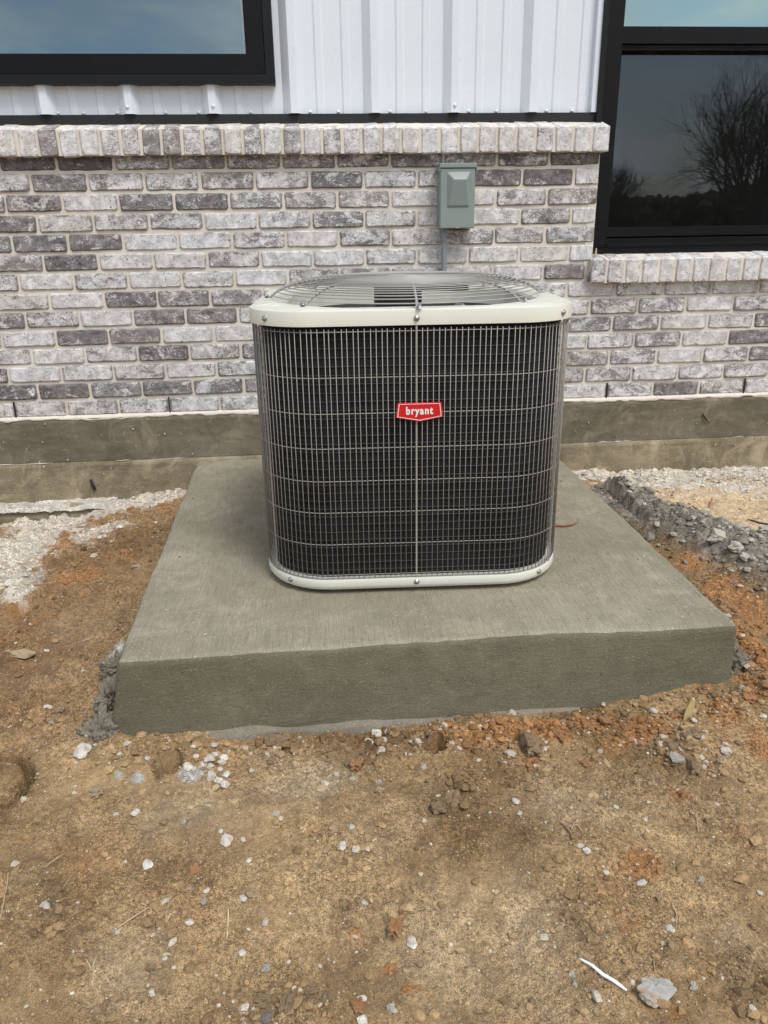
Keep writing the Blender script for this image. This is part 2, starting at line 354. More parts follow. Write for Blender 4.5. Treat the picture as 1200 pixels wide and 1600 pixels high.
# ground patches, clod areas and single stones, in metres
ZONES=[(-0.051,-0.082,0.197,0.183,'chalk',0.90),(-0.077,-0.506,0.137,0.253,'chalk',0.90),(0.218,-0.111,0.209,0.133,'chalk',0.80),(0.379,-0.106,0.105,0.084,'chalk',0.60),
(0.022,-0.841,0.061,0.075,'chalk',0.80),(0.083,-0.967,0.043,0.058,'chalk',0.60),(0.205,-0.496,0.115,0.134,'chalk',0.45),(-0.316,0.006,0.161,0.175,'chalk',0.80),
(0.080,-0.607,0.093,0.081,'orange',0.80),(0.394,-0.344,0.063,0.074,'orange',0.70),(0.489,-0.550,0.032,0.157,'brown',0.90),(0.095,-1.056,0.056,0.067,'orange',0.60),
(-0.006,-0.764,0.052,0.051,'orange',0.60),(0.050,-0.680,0.065,0.060,'orange',0.70),(0.314,-1.243,0.209,0.229,'brown',0.40),(0.254,-0.885,0.120,0.092,'orange',0.65),
(0.184,-1.160,0.108,0.066,'orange',0.50),(0.353,-0.789,0.083,0.077,'orange',0.50),(0.328,-1.661,0.057,0.036,'orange',0.30),(0.413,-0.180,0.056,0.097,'orange',0.70),
(0.133,-0.525,0.068,0.052,'orange',0.60),(0.319,-1.492,0.094,0.048,'orange',0.35),(0.398,-0.705,0.107,0.082,'brown',0.70),(0.382,-0.923,0.119,0.249,'brown',0.40),
(0.373,-1.200,0.142,0.071,'pale',0.40),(0.305,-1.391,0.114,0.047,'pale',0.30),(2.466,-0.495,0.294,0.293,'sand',0.95),(2.662,-0.554,0.145,0.308,'sand',0.95),
(2.277,-0.338,0.153,0.099,'sand',0.60),(2.382,-0.090,0.249,0.187,'chalk',1.00),(2.463,-0.283,0.131,0.121,'chalk',0.60),(2.665,-0.362,0.128,0.103,'chalk',0.50),
(2.082,-0.570,0.071,0.071,'chalk',0.50),(2.793,-0.020,0.256,0.153,'chalk',0.90),(2.214,-0.041,0.084,0.151,'chalk',0.80),(2.902,-0.166,0.110,0.145,'chalk',0.80),
(2.122,-0.362,0.040,0.056,'brown',1.00),(2.540,-0.765,0.090,0.134,'sand',0.90),(2.101,-0.613,0.093,0.083,'grey',1.00),(2.183,-0.781,0.114,0.139,'grey',1.00),
(2.264,-0.898,0.127,0.165,'grey',1.00),(2.323,-1.035,0.121,0.173,'grey',1.00),(2.381,-1.117,0.098,0.180,'grey',1.00),(2.092,-0.836,0.064,0.120,'grey',0.80),
(2.133,-1.103,0.066,0.050,'orange',1.00),(2.151,-1.248,0.074,0.080,'orange',1.00),(2.178,-1.344,0.064,0.164,'orange',0.80),(2.110,-1.522,0.056,0.173,'orange',0.85),
(2.036,-1.630,0.047,0.092,'orange',0.60),(1.371,-1.677,0.112,0.065,'orange',0.90),(1.725,-1.711,0.089,0.052,'orange',0.70),(1.923,-1.710,0.075,0.066,'orange',0.60),
(1.224,-1.656,0.045,0.035,'orange',0.50),(0.867,-1.658,0.089,0.030,'orange',0.35),(1.520,-1.690,0.082,0.056,'orange',0.80),(1.295,-1.640,0.039,0.031,'orange',0.80),
(1.632,-1.675,0.136,0.042,'orange',0.60),(1.649,-1.751,0.036,0.049,'orange',0.60),(1.447,-1.792,0.037,0.032,'orange',0.60),(1.965,-1.801,0.048,0.113,'orange',0.60),
(1.718,-1.926,0.032,0.038,'orange',0.50),(1.571,-2.088,0.050,0.045,'orange',0.85),(1.504,-2.214,0.049,0.067,'orange',0.35),(1.783,-2.086,0.053,0.092,'orange',0.35),
(1.666,-2.239,0.037,0.036,'pale',0.50),(1.924,-1.612,0.047,0.042,'orange',0.50),(0.956,-1.784,0.104,0.078,'pale',0.95),(0.876,-1.702,0.043,0.028,'pale',0.40),
(0.711,-1.869,0.097,0.068,'pale',0.75),(1.122,-2.259,0.023,0.013,'orange',0.70),(1.041,-2.153,0.013,0.012,'orange',0.80),(1.090,-2.222,0.019,0.015,'orange',0.70),
(1.154,-2.270,0.016,0.013,'orange',0.50),(1.518,-2.367,0.029,0.018,'orange',0.60),(0.670,-2.193,0.063,0.085,'pale',0.60),(1.195,-2.198,0.119,0.113,'pale',0.50),
(1.330,-2.225,0.064,0.155,'pale',0.60),(1.504,-1.924,0.118,0.081,'pale',0.50),(1.108,-1.948,0.101,0.093,'pale',0.20),(0.524,-2.089,0.045,0.055,'dark',0.60),
(0.459,-1.988,0.048,0.073,'dark',0.35),(1.247,-1.883,0.080,0.068,'dark',0.45),(1.029,-2.096,0.018,0.014,'dark',0.70),(1.668,-2.316,0.051,0.061,'dark',0.50),
(0.907,-2.274,0.081,0.038,'dark',0.40),(1.730,-2.226,0.022,0.016,'dark',0.30),(0.719,-2.212,0.031,0.055,'dark',0.30),(1.416,-2.195,0.044,0.089,'dark',0.40),
(1.771,-1.930,0.105,0.086,'dark',0.30),(1.254,-1.659,0.045,0.050,'dark',0.50),(1.131,-1.681,0.118,0.049,'dark',0.30),(0.460,-1.571,0.045,0.055,'dark',0.50),
(0.488,-1.461,0.022,0.122,'dark',0.60),(1.738,-1.821,0.112,0.071,'dark',0.30),(0.591,-1.752,0.022,0.018,'ash',0.80),(0.553,-1.748,0.012,0.014,'ash',0.80),
(0.706,-1.751,0.036,0.027,'ash',0.70),(0.449,-1.389,0.020,0.033,'ash',0.60),(0.459,-1.321,0.020,0.056,'ash',0.80)]
CLODZ=[(0.907,-2.274,0.091,0.033,0,1.00),(1.420,-1.725,0.160,0.072,0,0.90),(1.650,-1.710,0.134,0.061,0,0.90),(1.794,-1.791,0.086,0.109,0,0.90),
(1.281,-1.842,0.082,0.084,0,0.80),(1.114,-1.712,0.087,0.094,0,0.70),(2.063,-1.609,0.063,0.283,0,1.00),(1.657,-2.337,0.060,0.068,0,0.60),
(1.426,-2.165,0.067,0.092,0,0.40),(0.881,-1.648,0.089,0.040,0,0.70),(0.747,-1.742,0.070,0.055,0,0.50),(0.538,-2.134,0.065,0.123,0,0.40),
(1.450,-1.833,0.069,0.057,0,0.70),(0.724,-2.180,0.064,0.086,0,0.30),(1.055,-1.988,0.074,0.106,0,0.30)]
ROCKS=[
(0.253,-1.545,0.0319,0.0227,'W','smooth flat white pebble near the left edge, level with the slab bottom'),
(0.331,-1.516,0.0293,0.0177,'W','flat white pebble lying highest in the loose group left of the slab corner'),
(0.363,-1.519,0.0262,0.0213,'T','dull tan pebble touching the grey crumbs left of the slab corner'),
(0.365,-1.563,0.0241,0.0225,'G','rough grey concrete crumb left of the slab corner'),
(0.455,-1.672,0.0373,0.0462,'W','jagged white chalk lump below the left corner of the slab'),
(0.474,-1.640,0.0117,0.0117,'W','tiny white pebble touching the jagged chalk lump'),
(0.548,-1.646,0.0248,0.0151,'W','low white chip against the bottom left of the slab face'),
(0.541,-1.691,0.0157,0.0164,'W','white chip just below the bottom left of the slab face'),
(0.700,-1.663,0.0204,0.0151,'W','oval white pebble between the square hole and the slab'),
(0.519,-1.799,0.0349,0.0401,'T','crusty tan clod between the left crack and the square hole'),
(0.610,-1.860,0.0208,0.0224,'W','round white chalk ball alone below the square hole'),
(0.568,-1.857,0.0143,0.0090,'W','flat white chip left of the round chalk ball'),
(0.764,-1.809,0.0189,0.0186,'Y','yellow stone at the foot of the white stone pile'),
(0.714,-1.901,0.0153,0.0176,'G','speckled grey crumb below and right of the round chalk ball'),
(0.801,-1.952,0.0248,0.0271,'W','white rock with a grey notch below the white stone pile'),
(0.788,-1.929,0.0101,0.0116,'W','white chip touching the top of the notched white rock'),
(0.881,-1.660,0.0708,0.0407,'B','wide brown cake of clay against the foot of the slab'),
(1.117,-1.637,0.0256,0.0295,'W','uppermost white stone of the four below the slab middle'),
(1.129,-1.670,0.0267,0.0273,'W','second white stone of the four below the slab middle, touching the uppermost'),
(1.098,-1.669,0.0237,0.0188,'W','leftmost white stone of the four below the slab middle'),
(1.121,-1.714,0.0218,0.0283,'W','lowest white stone of the four below the slab middle'),
(1.066,-1.761,0.0338,0.0389,'O','square tan orange rock below the slab middle'),
(1.045,-1.739,0.0228,0.0295,'B','brown clod leaning on the square tan rock'),
(1.052,-1.792,0.0180,0.0159,'G','grey and white crumb under the square tan rock'),
(1.109,-1.809,0.0138,0.0158,'G','small grey crumb right of the square tan rock'),
(1.111,-1.841,0.0270,0.0202,'T','oblong tan clod below the square tan rock'),
(1.175,-1.630,0.0394,0.0244,'B','brown clod tucked under the slab beside the uppermost white stone'),
(1.280,-1.639,0.0137,0.0244,'W','narrow white chip above the round hole'),
(1.328,-1.600,0.0403,0.0107,'W','long thin white flake on the slab foot above the round hole'),
(1.388,-1.636,0.0259,0.0175,'W','flat white pebble at the slab foot right of the round hole'),
(1.361,-1.645,0.0152,0.0174,'W','small white pebble beside the flat one right of the round hole'),
(1.211,-1.774,0.0155,0.0162,'G','grey pebble below left of the round hole'),
(1.221,-1.903,0.0393,0.0361,'B','knobbly brown clod below the round hole'),
(1.259,-1.871,0.0400,0.0491,'B','larger grey brown clod between the round hole and the knobbly one'),
(1.228,-1.955,0.0139,0.0131,'O','orange pebble below the knobbly brown clod'),
(1.010,-1.941,0.0215,0.0218,'T','round tan pebble in the middle of the bare dirt'),
(0.995,-1.982,0.0160,0.0241,'T','grey tan pebble below the round tan one'),
(1.024,-1.985,0.0160,0.0213,'W','white pebble beside the grey tan one'),
(0.897,-1.897,0.0220,0.0223,'G','cluster of grey crumbs fused together left of the round tan pebble'),
(1.457,-1.749,0.0548,0.0763,'B','biggest brown clod at the slab foot, taller than wide'),
(1.527,-1.723,0.0264,0.0540,'O','upright orange clod right of the biggest brown clod'),
(1.613,-1.686,0.0390,0.0311,'O','orange clod at the slab foot left of the small white stone'),
(1.647,-1.688,0.0330,0.0345,'O','brown orange clod beside the one at the slab foot'),
(1.562,-1.801,0.0197,0.0259,'O','orange nugget in the row of clods below the slab'),
(1.614,-1.803,0.0141,0.0275,'Y','flat ochre stone standing on edge among orange crumbs'),
(1.775,-1.737,0.0381,0.0371,'O','rust coloured clod left of the pile by the wood sliver'),
(1.770,-1.790,0.0456,0.0393,'B','flat topped brown clod in the middle of the pile by the wood sliver'),
(1.756,-1.831,0.0348,0.0400,'G','grey clod under the flat topped brown one'),
(1.781,-1.865,0.0355,0.0409,'B','round brown clod at the lower end of the pile by the wood sliver'),
(1.816,-1.769,0.0519,0.0398,'B','broad brown clod right below the wood sliver'),
(1.857,-1.685,0.0302,0.0347,'Y','yellow chunk touching the foot of the wood sliver'),
(1.822,-1.683,0.0453,0.0416,'O','orange brown clod left of the yellow chunk'),
(1.774,-1.669,0.0212,0.0209,'W','small white stone on the slab foot left of the wood sliver'),
(1.849,-1.718,0.0134,0.0154,'W','white chip just under the wood sliver'),
(1.813,-1.793,0.0157,0.0197,'T','tan nodule in the pile by the wood sliver'),
(1.878,-1.817,0.0254,0.0324,'W','crumbly white stone right of the pile by the wood sliver'),
(1.850,-1.848,0.0221,0.0239,'T','round tan stone under the crumbly white one'),
(2.009,-1.671,0.0427,0.0316,'O','large rust clod at the right corner of the slab'),
(2.004,-1.637,0.0186,0.0178,'P','pinkish pebble by the right corner of the slab'),
(2.008,-1.728,0.0208,0.0171,'W','white pebble at the right edge below the slab corner'),
(1.384,-1.904,0.0158,0.0212,'W','white pebble with a dimple below the biggest brown clod'),
(1.384,-1.934,0.0129,0.0134,'W','small white pebble under the dimpled one'),
(1.473,-2.039,0.0170,0.0140,'P','pale pink chip at the end of the crooked twig'),
(1.483,-2.050,0.0169,0.0167,'W','white crumb beside the pale pink chip'),
(0.660,-1.994,0.0204,0.0248,'W','white stone split in two parts at lower left'),
(0.750,-2.014,0.0262,0.0247,'O','flat orange flake at lower left'),
(0.775,-2.081,0.0171,0.0184,'G','round grey pebble at lower left'),
(0.776,-2.061,0.0116,0.0133,'W','white chip touching the round grey pebble'),
(0.854,-2.071,0.0185,0.0226,'T','dull tan pebble right of the round grey one'),
(0.843,-2.078,0.0127,0.0185,'W','pale pebble touching the dull tan one'),
(0.755,-2.124,0.0166,0.0166,'W','white crumb below the round grey pebble'),
(0.849,-2.179,0.0140,0.0148,'W','white chip left of the dull white pebble at lower centre'),
(0.858,-2.267,0.0192,0.0186,'W','cream angular stone at the bottom left of the clod heap'),
(0.847,-1.999,0.0133,0.0139,'W','square white chip above the dull tan pebble'),
(1.111,-2.159,0.0310,0.0459,'O','large smooth orange brown rock in the middle foreground'),
(1.123,-2.127,0.0113,0.0117,'O','small orange pebble on top of the large orange brown rock'),
(1.094,-2.134,0.0146,0.0168,'B','brown pebble left of the large orange brown rock'),
(1.135,-2.183,0.0186,0.0251,'W','egg shaped white stone beside the large orange brown rock'),
(0.891,-2.208,0.0180,0.0207,'G','speckled grey white pebble above the clod heap'),
(1.062,-2.199,0.0107,0.0124,'T','small tan pebble left below the egg shaped stone'),
(0.885,-2.127,0.0123,0.0205,'P','pale upright pebble left of the foreground middle'),
(1.036,-2.283,0.0272,0.0336,'O','round orange rock at the bottom of the picture'),
(1.046,-2.264,0.0174,0.0141,'W','white shell like chip behind the round orange rock'),
(1.043,-2.307,0.0178,0.0205,'W','cream block at the bottom edge below the round orange rock'),
(0.891,-2.262,0.0366,0.0327,'B','largest clod of the heap at the bottom, tan grey and split'),
(0.925,-2.273,0.0272,0.0348,'B','angular clod right of the split one in the bottom heap'),
(0.960,-2.246,0.0269,0.0238,'B','clod at the top of the bottom heap'),
(0.985,-2.258,0.0205,0.0236,'B','rounded clod at the top right of the bottom heap'),
(0.895,-2.294,0.0218,0.0251,'D','dark clod at the bottom edge of the picture'),
(1.090,-2.288,0.0151,0.0186,'G','smooth grey pebble right of the round orange rock'),
(1.558,-2.128,0.0196,0.0119,'W','pale bone shaped chip on the orange patch'),
(1.669,-2.130,0.0162,0.0160,'G','smooth grey pebble at right'),
(1.642,-2.105,0.0118,0.0122,'D','dark grey pebble left above the smooth grey one'),
(1.497,-2.332,0.0595,0.0525,'K','big lumpy grey and rust rock at the bottom right'),
(1.470,-2.309,0.0081,0.0104,'W','white pebble touching the big lumpy rock'),
(1.381,-2.282,0.0154,0.0165,'G','grey crumb at the upper end of the white strip side'),
(1.383,-2.295,0.0122,0.0164,'G','paler grey crumb below the first one by the white strip'),
(1.561,-2.326,0.0150,0.0219,'G','grey white stone right of the big lumpy rock'),
(1.572,-2.218,0.0141,0.0199,'W','white crumb on the thin straw at right'),
(1.560,-2.251,0.0138,0.0122,'T','tan pebble below the white crumb at right'),
(1.499,-2.125,0.0115,0.0119,'O','reddish pebble in the small group left of the orange patch'),
(1.505,-2.094,0.0129,0.0122,'W','pale pebble at the top of the small group left of the orange patch'),
(1.762,-2.163,0.0103,0.0105,'W','white pebble at the right edge halfway down the dirt'),
(1.634,-2.369,0.0127,0.0123,'W','white pebble in the bottom right corner'),
(0.198,-1.284,0.0922,0.0432,'T','flat tan sandstone slab lying tilted on the left bank'),
(0.266,-1.288,0.0171,0.0118,'W','white pebble right of the flat tan sandstone'),
(0.427,-1.103,0.0259,0.0255,'T','round brown pebble alone on the left bank'),
(0.425,-0.893,0.0442,0.0185,'G','flat grey white chip beside the slab edge'),
(0.454,-1.356,0.0333,0.0307,'G','grey concrete crumb beside the front left corner of the slab'),
(0.431,-1.377,0.0182,0.0190,'G','smaller concrete crumb left of the one by the slab corner'),
(0.045,-0.909,0.0516,0.0365,'W','big white chalk rock at the left edge'),
(0.062,-0.855,0.0324,0.0233,'W','white chalk rock behind the biggest one at the left edge'),
(0.408,-0.221,0.0431,0.0379,'W','white chalk stone near the wall beside the slab'),
(0.414,-0.534,0.0205,0.0184,'W','small white chip below the chalk stone beside the slab'),
(2.183,-0.866,0.0299,0.0294,'G','pale grey nodule on the grey clay heap'),
(2.192,-1.098,0.0705,0.0495,'G','long grey concrete lump at the front of the clay heap'),
(2.222,-1.155,0.0537,0.0529,'G','round grey concrete lump right of the long one'),
(2.235,-1.191,0.0340,0.0326,'G','dark grey lump below the round one'),
(2.228,-1.224,0.0280,0.0236,'G','pale grey pebble at the foot of the clay heap'),
(2.330,-0.981,0.0535,0.0426,'G','grey lump on the right flank of the clay heap'),
(2.395,-1.020,0.0529,0.0514,'G','grey lump at the right edge on the clay heap'),
]
CLUSTER=[(0.741,-1.710,0.0257,0.0282),(0.750,-1.689,0.0159,0.0143),(0.770,-1.703,0.0258,0.0284),(0.727,-1.719,0.0170,0.0203),(0.767,-1.715,0.0200,0.0188),(0.744,-1.734,0.0197,0.0155),(0.749,-1.766,0.0235,0.0274),(0.782,-1.769,0.0194,0.0213),(0.767,-1.746,0.0140,0.0139),(0.769,-1.789,0.0246,0.0210),(0.698,-1.739,0.0224,0.0216),(0.709,-1.740,0.0168,0.0154),(0.783,-1.801,0.0204,0.0209),(0.778,-1.671,0.0131,0.0112),(0.711,-1.708,0.0143,0.0157)]
# ---------------------------------------------------------------- ground
CP = np.array([
(-.6,-1.7,-.215),(.1,-1.75,-.205),(.5,-1.68,-.21),(1.,-1.68,-.215),(1.5,-1.68,-.21),(2.,-1.68,-.20),(2.4,-1.7,-.18),(3.,-1.8,-.18),
(0,-2.4,-.235),(1,-2.4,-.24),(2,-2.4,-.235),(3,-2.4,-.22),(-1,-2.4,-.24),
(0,-3.2,-.245),(1,-3.2,-.25),(2,-3.2,-.25),(3.5,-3.2,-.25),(-1.5,-3.2,-.25),
(.46,-1.52,-.17),(.46,-1.3,-.12),(.46,-1.,-.085),(.46,-.6,-.065),(.46,-.3,-.08),(.46,-.05,-.12),
(.2,-.1,-.135),(0,-.11,-.215),(-.2,-.12,-.25),(-.1,-.25,-.215),(.1,-.5,-.11),(0,-.8,-.12),(-.2,-1.1,-.165),(.1,-1.4,-.17),(-.5,-.5,-.2),(-.8,-1.1,-.2),(-1.2,-.3,-.22),
(2.05,-.04,-.115),(2.4,-.04,-.13),(2.9,-.04,-.135),(2.05,-.4,-.07),(2.05,-.8,-.055),(2.05,-1.2,-.07),(2.05,-1.5,-.12),(2.2,-1.62,-.16),
(2.5,-.4,-.10),(2.9,-.6,-.10),(2.5,-.9,-.085),(2.4,-1.25,-.09),(2.45,-1.5,-.13),(3.,-1.2,-.11),(3.6,-.5,-.13),(3.6,-1.6,-.18)])
def base_h(X, Y):
    num = np.full(np.shape(X), -.25*1e-4); den = np.full(np.shape(X), 1e-4)
    for cx, cy, cz in CP:
        d2 = (X-cx)**2+(Y-cy)**2
        w = np.exp(-d2/.0512)+.02*np.exp(-d2/.405)+1e-3*np.exp(-d2/2.88); num = num+w*cz; den = den+w
    return num/den
def blob(X, Y, b, p=2.):
    return np.exp(-(((X-b[0])/b[2])**2+((Y-b[1])/b[3])**2)**(p/2))
def clod_field(X, Y):
    c = np.zeros(np.shape(X))
    for b in CLODZ: c = np.maximum(c, b[5]*blob(X, Y, b))
    strip = np.exp(-((Y+1.68)/.055)**2)*((X > .5) & (X < 2.15)); return np.maximum(c, strip*.8)
def zone(X, Y, kinds):
    c = np.zeros(np.shape(X))
    for b in ZONES:
        if b[4] in kinds:
            k = 1.3 if b[4] in ('chalk', 'sand') else 1.
            c = np.maximum(c, min(1.1, b[5]*k)*blob(X, Y, (b[0], b[1], b[2]*k, b[3]*k)))
    return c
HEAP = [(2.03, -0.58), (2.10, -0.80), (2.18, -0.97), (2.27, -1.06), (2.37, -1.15), (2.52, -1.30)]
def heap(X, Y):
    d = np.full(np.shape(X), 9.)
    for (ax, ay), (bx, by) in zip(HEAP, HEAP[1:]):
        t = np.clip(((X-ax)*(bx-ax)+(Y-ay)*(by-ay))/((bx-ax)**2+(by-ay)**2), 0, 1)
        w = .085+.115*np.clip((X-2.03)/.3, 0, 1)
        d = np.minimum(d, np.hypot(X-ax-t*(bx-ax), Y-ay-t*(by-ay))/w)
    return np.exp(-d**3)
def near(X, Y):   # 1 inside the modelled yard, fading outwards
    return np.clip(1-(np.hypot((X-1.1)/3.2, (Y+1.3)/2.6)-.7)*1.2, .12, 1)
def ground_h(X, Y):
    X = np.asarray(X, float); Y = np.asarray(Y, float); h = base_h(X, Y)
    n = near(X, Y); cl = clod_field(X, Y); ch = zone(X, Y, ('chalk',)); gr = zone(X, Y, ('grey',)); orr = zone(X, Y, ('orange',))
    h = h+.018*fbm(X*2.6, Y*2.6, 3, 3)*n+.0115*fbm(X*10, Y*10, 5, 9, .56)*n
    # diagonal scrape marks on the left bank
    left = np.clip((.55-X)/.15, 0, 1)*np.clip((Y+1.75)/.2, 0, 1)
    u = X*.55+Y*.83; w = X*.83-Y*.55
    h = h+left*(.019*fbm(w*20, u*4, 4, 31)+.007*fbm(w*64, u*10, 3, 37)+.010*dome(worley(X*17, Y*17, 38), 1.9)-.012*np.clip(.1-np.abs(fbm(w*9, u*3, 4, 39)), 0, .1)*10*.6)
    h = h+.0038*fbm(X*45, Y*45, 3, 21)+.0022*fbm(X*110, Y*110, 2, 27)-.004*np.abs(fbm(X*14, Y*14, 3, 29))
    # lumps
    lum = np.clip(cl+.35*ch+.5*orr*(X > 1.9), 0, 1)
    h = h+lum*(.017*dome(worley(X*22, Y*22, 3), 1.5)+.010*dome(worley(X*47, Y*47, 8), 1.4)-.008+.018*fbm(X*9, Y*9, 2, 44))
    h = h+ch*(.010*dome(worley(X*40, Y*40, 15), 1.4)+.010*dome(worley(X*18, Y*18, 16), 1.7)-.006)+.0045*dome(worley(X*36, Y*36, 17), 2.1)*np.clip(.3+1.6*fbm(X*4, Y*4, 3, 19), 0, 1)
    hp = heap(X, Y); h = h+hp*(.046+.026*dome(worley(X*10, Y*10, 61))+.024*dome(worley(X*23, Y*23, 66))+.013*dome(worley(X*52, Y*52, 69))+.030*fbm(X*8, Y*8, 5, 33, .6))
    pits = worley(X*7.3, Y*7.3, 91); sel = fbm(X*3, Y*3, 2, 95)
    h = h-.006*np.clip(.35-pits, 0, 1)*np.clip(sel*3, 0, 1)*3*n
    # soft prints pressed into the bare dirt
    for px, py, rx, ry, d in ((.60, -2.05, .05, .09, .012), (.52, -1.93, .05, .05, .01), (1.28, -1.86, .1, .07, .012), (1.12, -2.09, .03, .02, .012), (1.5, -2.15, .06, .12, .008), (1.95, -2.25, .09, .07, .012), (.95, -1.86, .12, .07, -.006), (1.35, -2.2, .12, .1, -.006), (1.62, -1.9, .1, .07, -.005)):
        h = h-d*np.exp(-(((X-px)/rx)**2+((Y-py)/ry)**2))
    # the two probe holes and the crack round the lifted clay flake
    a = X-.648; b = Y+1.716
    hole = np.maximum(np.abs(a*.9+b*.35+.006*fbm(X*40, Y*40, 2, 5))/.027, np.abs(b*.9-a*.45)/.024); h = h-.24*np.clip((1.15-hole)*5, 0, 1)
    a = X-1.245; b = Y+1.708; h = h-.24*np.clip((1.15-np.hypot(a/.025, b/.030)+.2*fbm(X*45, Y*45, 2, 8))*4, 0, 1)
    h = h+.010*np.exp(-((np.hypot((X-1.245), (Y+1.70))-.045)/.016)**2)
    cy = Y+1.735; ang = np.arctan2(cy, X-.27); rr = np.hypot(X-.27, cy*1.15)*(1+.16*fbm(ang*1.5, ang*0, 3, 71))
    h = h-.085*np.exp(-((rr-.093)/.0085)**2)*(ang > -1.35)*(ang < 1.9)*np.clip((X-.2)*30, 0, 1)+.012*np.clip((.09-rr)/.02, 0, 1)
    # nothing may stand up through the slab or the house
    ins = (X > .512) & (X < 1.985) & (Y > -1.592) & (Y < .3)
    edge = ((X > .44) & (X < 2.06) & (Y > -1.64)); h = np.where(edge, np.minimum(h, -.012), h); h = np.where(ins, -.30, h)
    h = np.where(Y > .02, -.26, h)
    return h
def axis(lo, hi, st, far, g=1.18):
    a = list(np.arange(lo, hi+1e-6, st)); s = st
    x = lo; L = []
    while x > -far: s = min(s*g, 12); x -= s; L.append(x)
    s = st; x = hi; U = []
    while x < far: s = min(s*g, 12); x += s; U.append(x)
    return np.array(L[::-1]+a+U)
gx = axis(-.55, 3.05, .005, 120); gy = axis(-2.50, .02, .005, 120)
GX, GY = np.meshgrid(gx, gy); GZ = ground_h(GX, GY)
far = np.clip((np.hypot(GX-1, GY+1.5)-5)/20, 0, 1)
GZ = GZ*(1-far)+(-.25+.25*fbm(GX*.05, GY*.05, 3, 2))*far
PAL = dict(chalk=(.66, .585, .485), orange=(.37, .19, .078), sand=(.66, .50, .31), grey=(.245, .22, .18), dark=(.115, .080, .050), pale=(.50, .39, .245), brown=(.19, .11, .054), ash=(.46, .44, .40))
def ground_col(X, Y):
    c = np.empty(X.shape+(3,)); t = np.clip(.52+1.15*fbm(X*3.1, Y*3.1, 6, 101, .64), 0, 1)[..., None]
    c[:] = np.array((.215, .132, .060))*(1-t)+np.array((.43, .292, .152))*t
    t = np.clip(fbm(X*5.2, Y*5.2, 4, 131, .6)*2.2-.75, 0, 1)[..., None]; c = c*(1-t*.42)+np.array(PAL['orange'])*t*.42
    L = (np.clip((.5-X)/.2, 0, 1)*np.clip((Y+1.8)/.3, 0, 1))[..., None]; c = c*(1-.45*L)+np.array((.24, .132, .062))*.45*L
    wob = fbm(X*16, Y*16, 5, 151, .62); wob2 = fbm(X*55, Y*55, 3, 161, .6)
    for k in ('pale', 'brown', 'dark', 'sand', 'orange', 'chalk', 'grey', 'ash'):
        z = zone(X, Y, (k,))
        a = np.clip((z-.30+(.62 if k == 'chalk' else .36)*wob+.22*wob2)/.26, 0, 1)*np.minimum(1, z*1.5+.15) if k in ('chalk', 'orange', 'grey', 'ash', 'sand') else z*np.clip(.8+.7*wob, 0, 1)
        a = np.clip(a, 0, 1)[..., None]; c = c*(1-a)+np.array(PAL[k])*a
    a = np.clip(heap(X, Y)*1.8-.25, 0, 1)[..., None]; c = c*(1-a)+np.array(PAL['grey'])*a*(1+.7*wob[..., None]+.45*wob2[..., None])
    # rusty crumb scatter inside the chalk
    return np.clip(c, 0, 1)
GC = ground_col(GX, GY); GC = np.concatenate([GC, np.ones(GX.shape+(1,))], -1)
ny, nx = GX.shape; idx = np.arange(nx*ny).reshape(ny, nx)
F = np.stack([idx[:-1, :-1], idx[:-1, 1:], idx[1:, 1:], idx[1:, :-1]], -1).reshape(-1, 4)
gm = mesh_np('ground', np.stack([GX, GY, GZ], -1).reshape(-1, 3), F, True, GC.reshape(-1, 4))
tag(link('ground', gm, M['soil']), 'bare brown and rust dirt around the slab', kind='structure')

# ---------------------------------------------------------------- loose crumbs (uncountable)
def ico(sub=0):
    t = (1+5**.5)/2
    V = [(-1, t, 0), (1, t, 0), (-1, -t, 0), (1, -t, 0), (0, -1, t), (0, 1, t), (0, -1, -t), (0, 1, -t), (t, 0, -1), (t, 0, 1), (-t, 0, -1), (-t, 0, 1)]
    V = [Vector(v).normalized() for v in V]
    F = [(0, 11, 5), (0, 5, 1), (0, 1, 7), (0, 7, 10), (0, 10, 11), (1, 5, 9), (5, 11, 4), (11, 10, 2), (10, 7, 6), (7, 1, 8), (3, 9, 4), (3, 4, 2), (3, 2, 6), (3, 6, 8), (3, 8, 9), (4, 9, 5), (2, 4, 11), (6, 2, 10), (8, 6, 7), (9, 8, 1)]
    for _ in range(sub):
        mid = {}; nf = []
        def md(a, b):
            k = (min(a, b), max(a, b))
            if k not in mid: mid[k] = len(V); V.append(((V[a]+V[b])/2).normalized())
            return mid[k]
        for a, b, c in F:
            d, e, f = md(a, b), md(b, c), md(c, a); nf += [(a, d, f), (b, e, d), (c, f, e), (d, e, f)]
        F = nf
    return np.array([tuple(v) for v in V]), np.array(F)
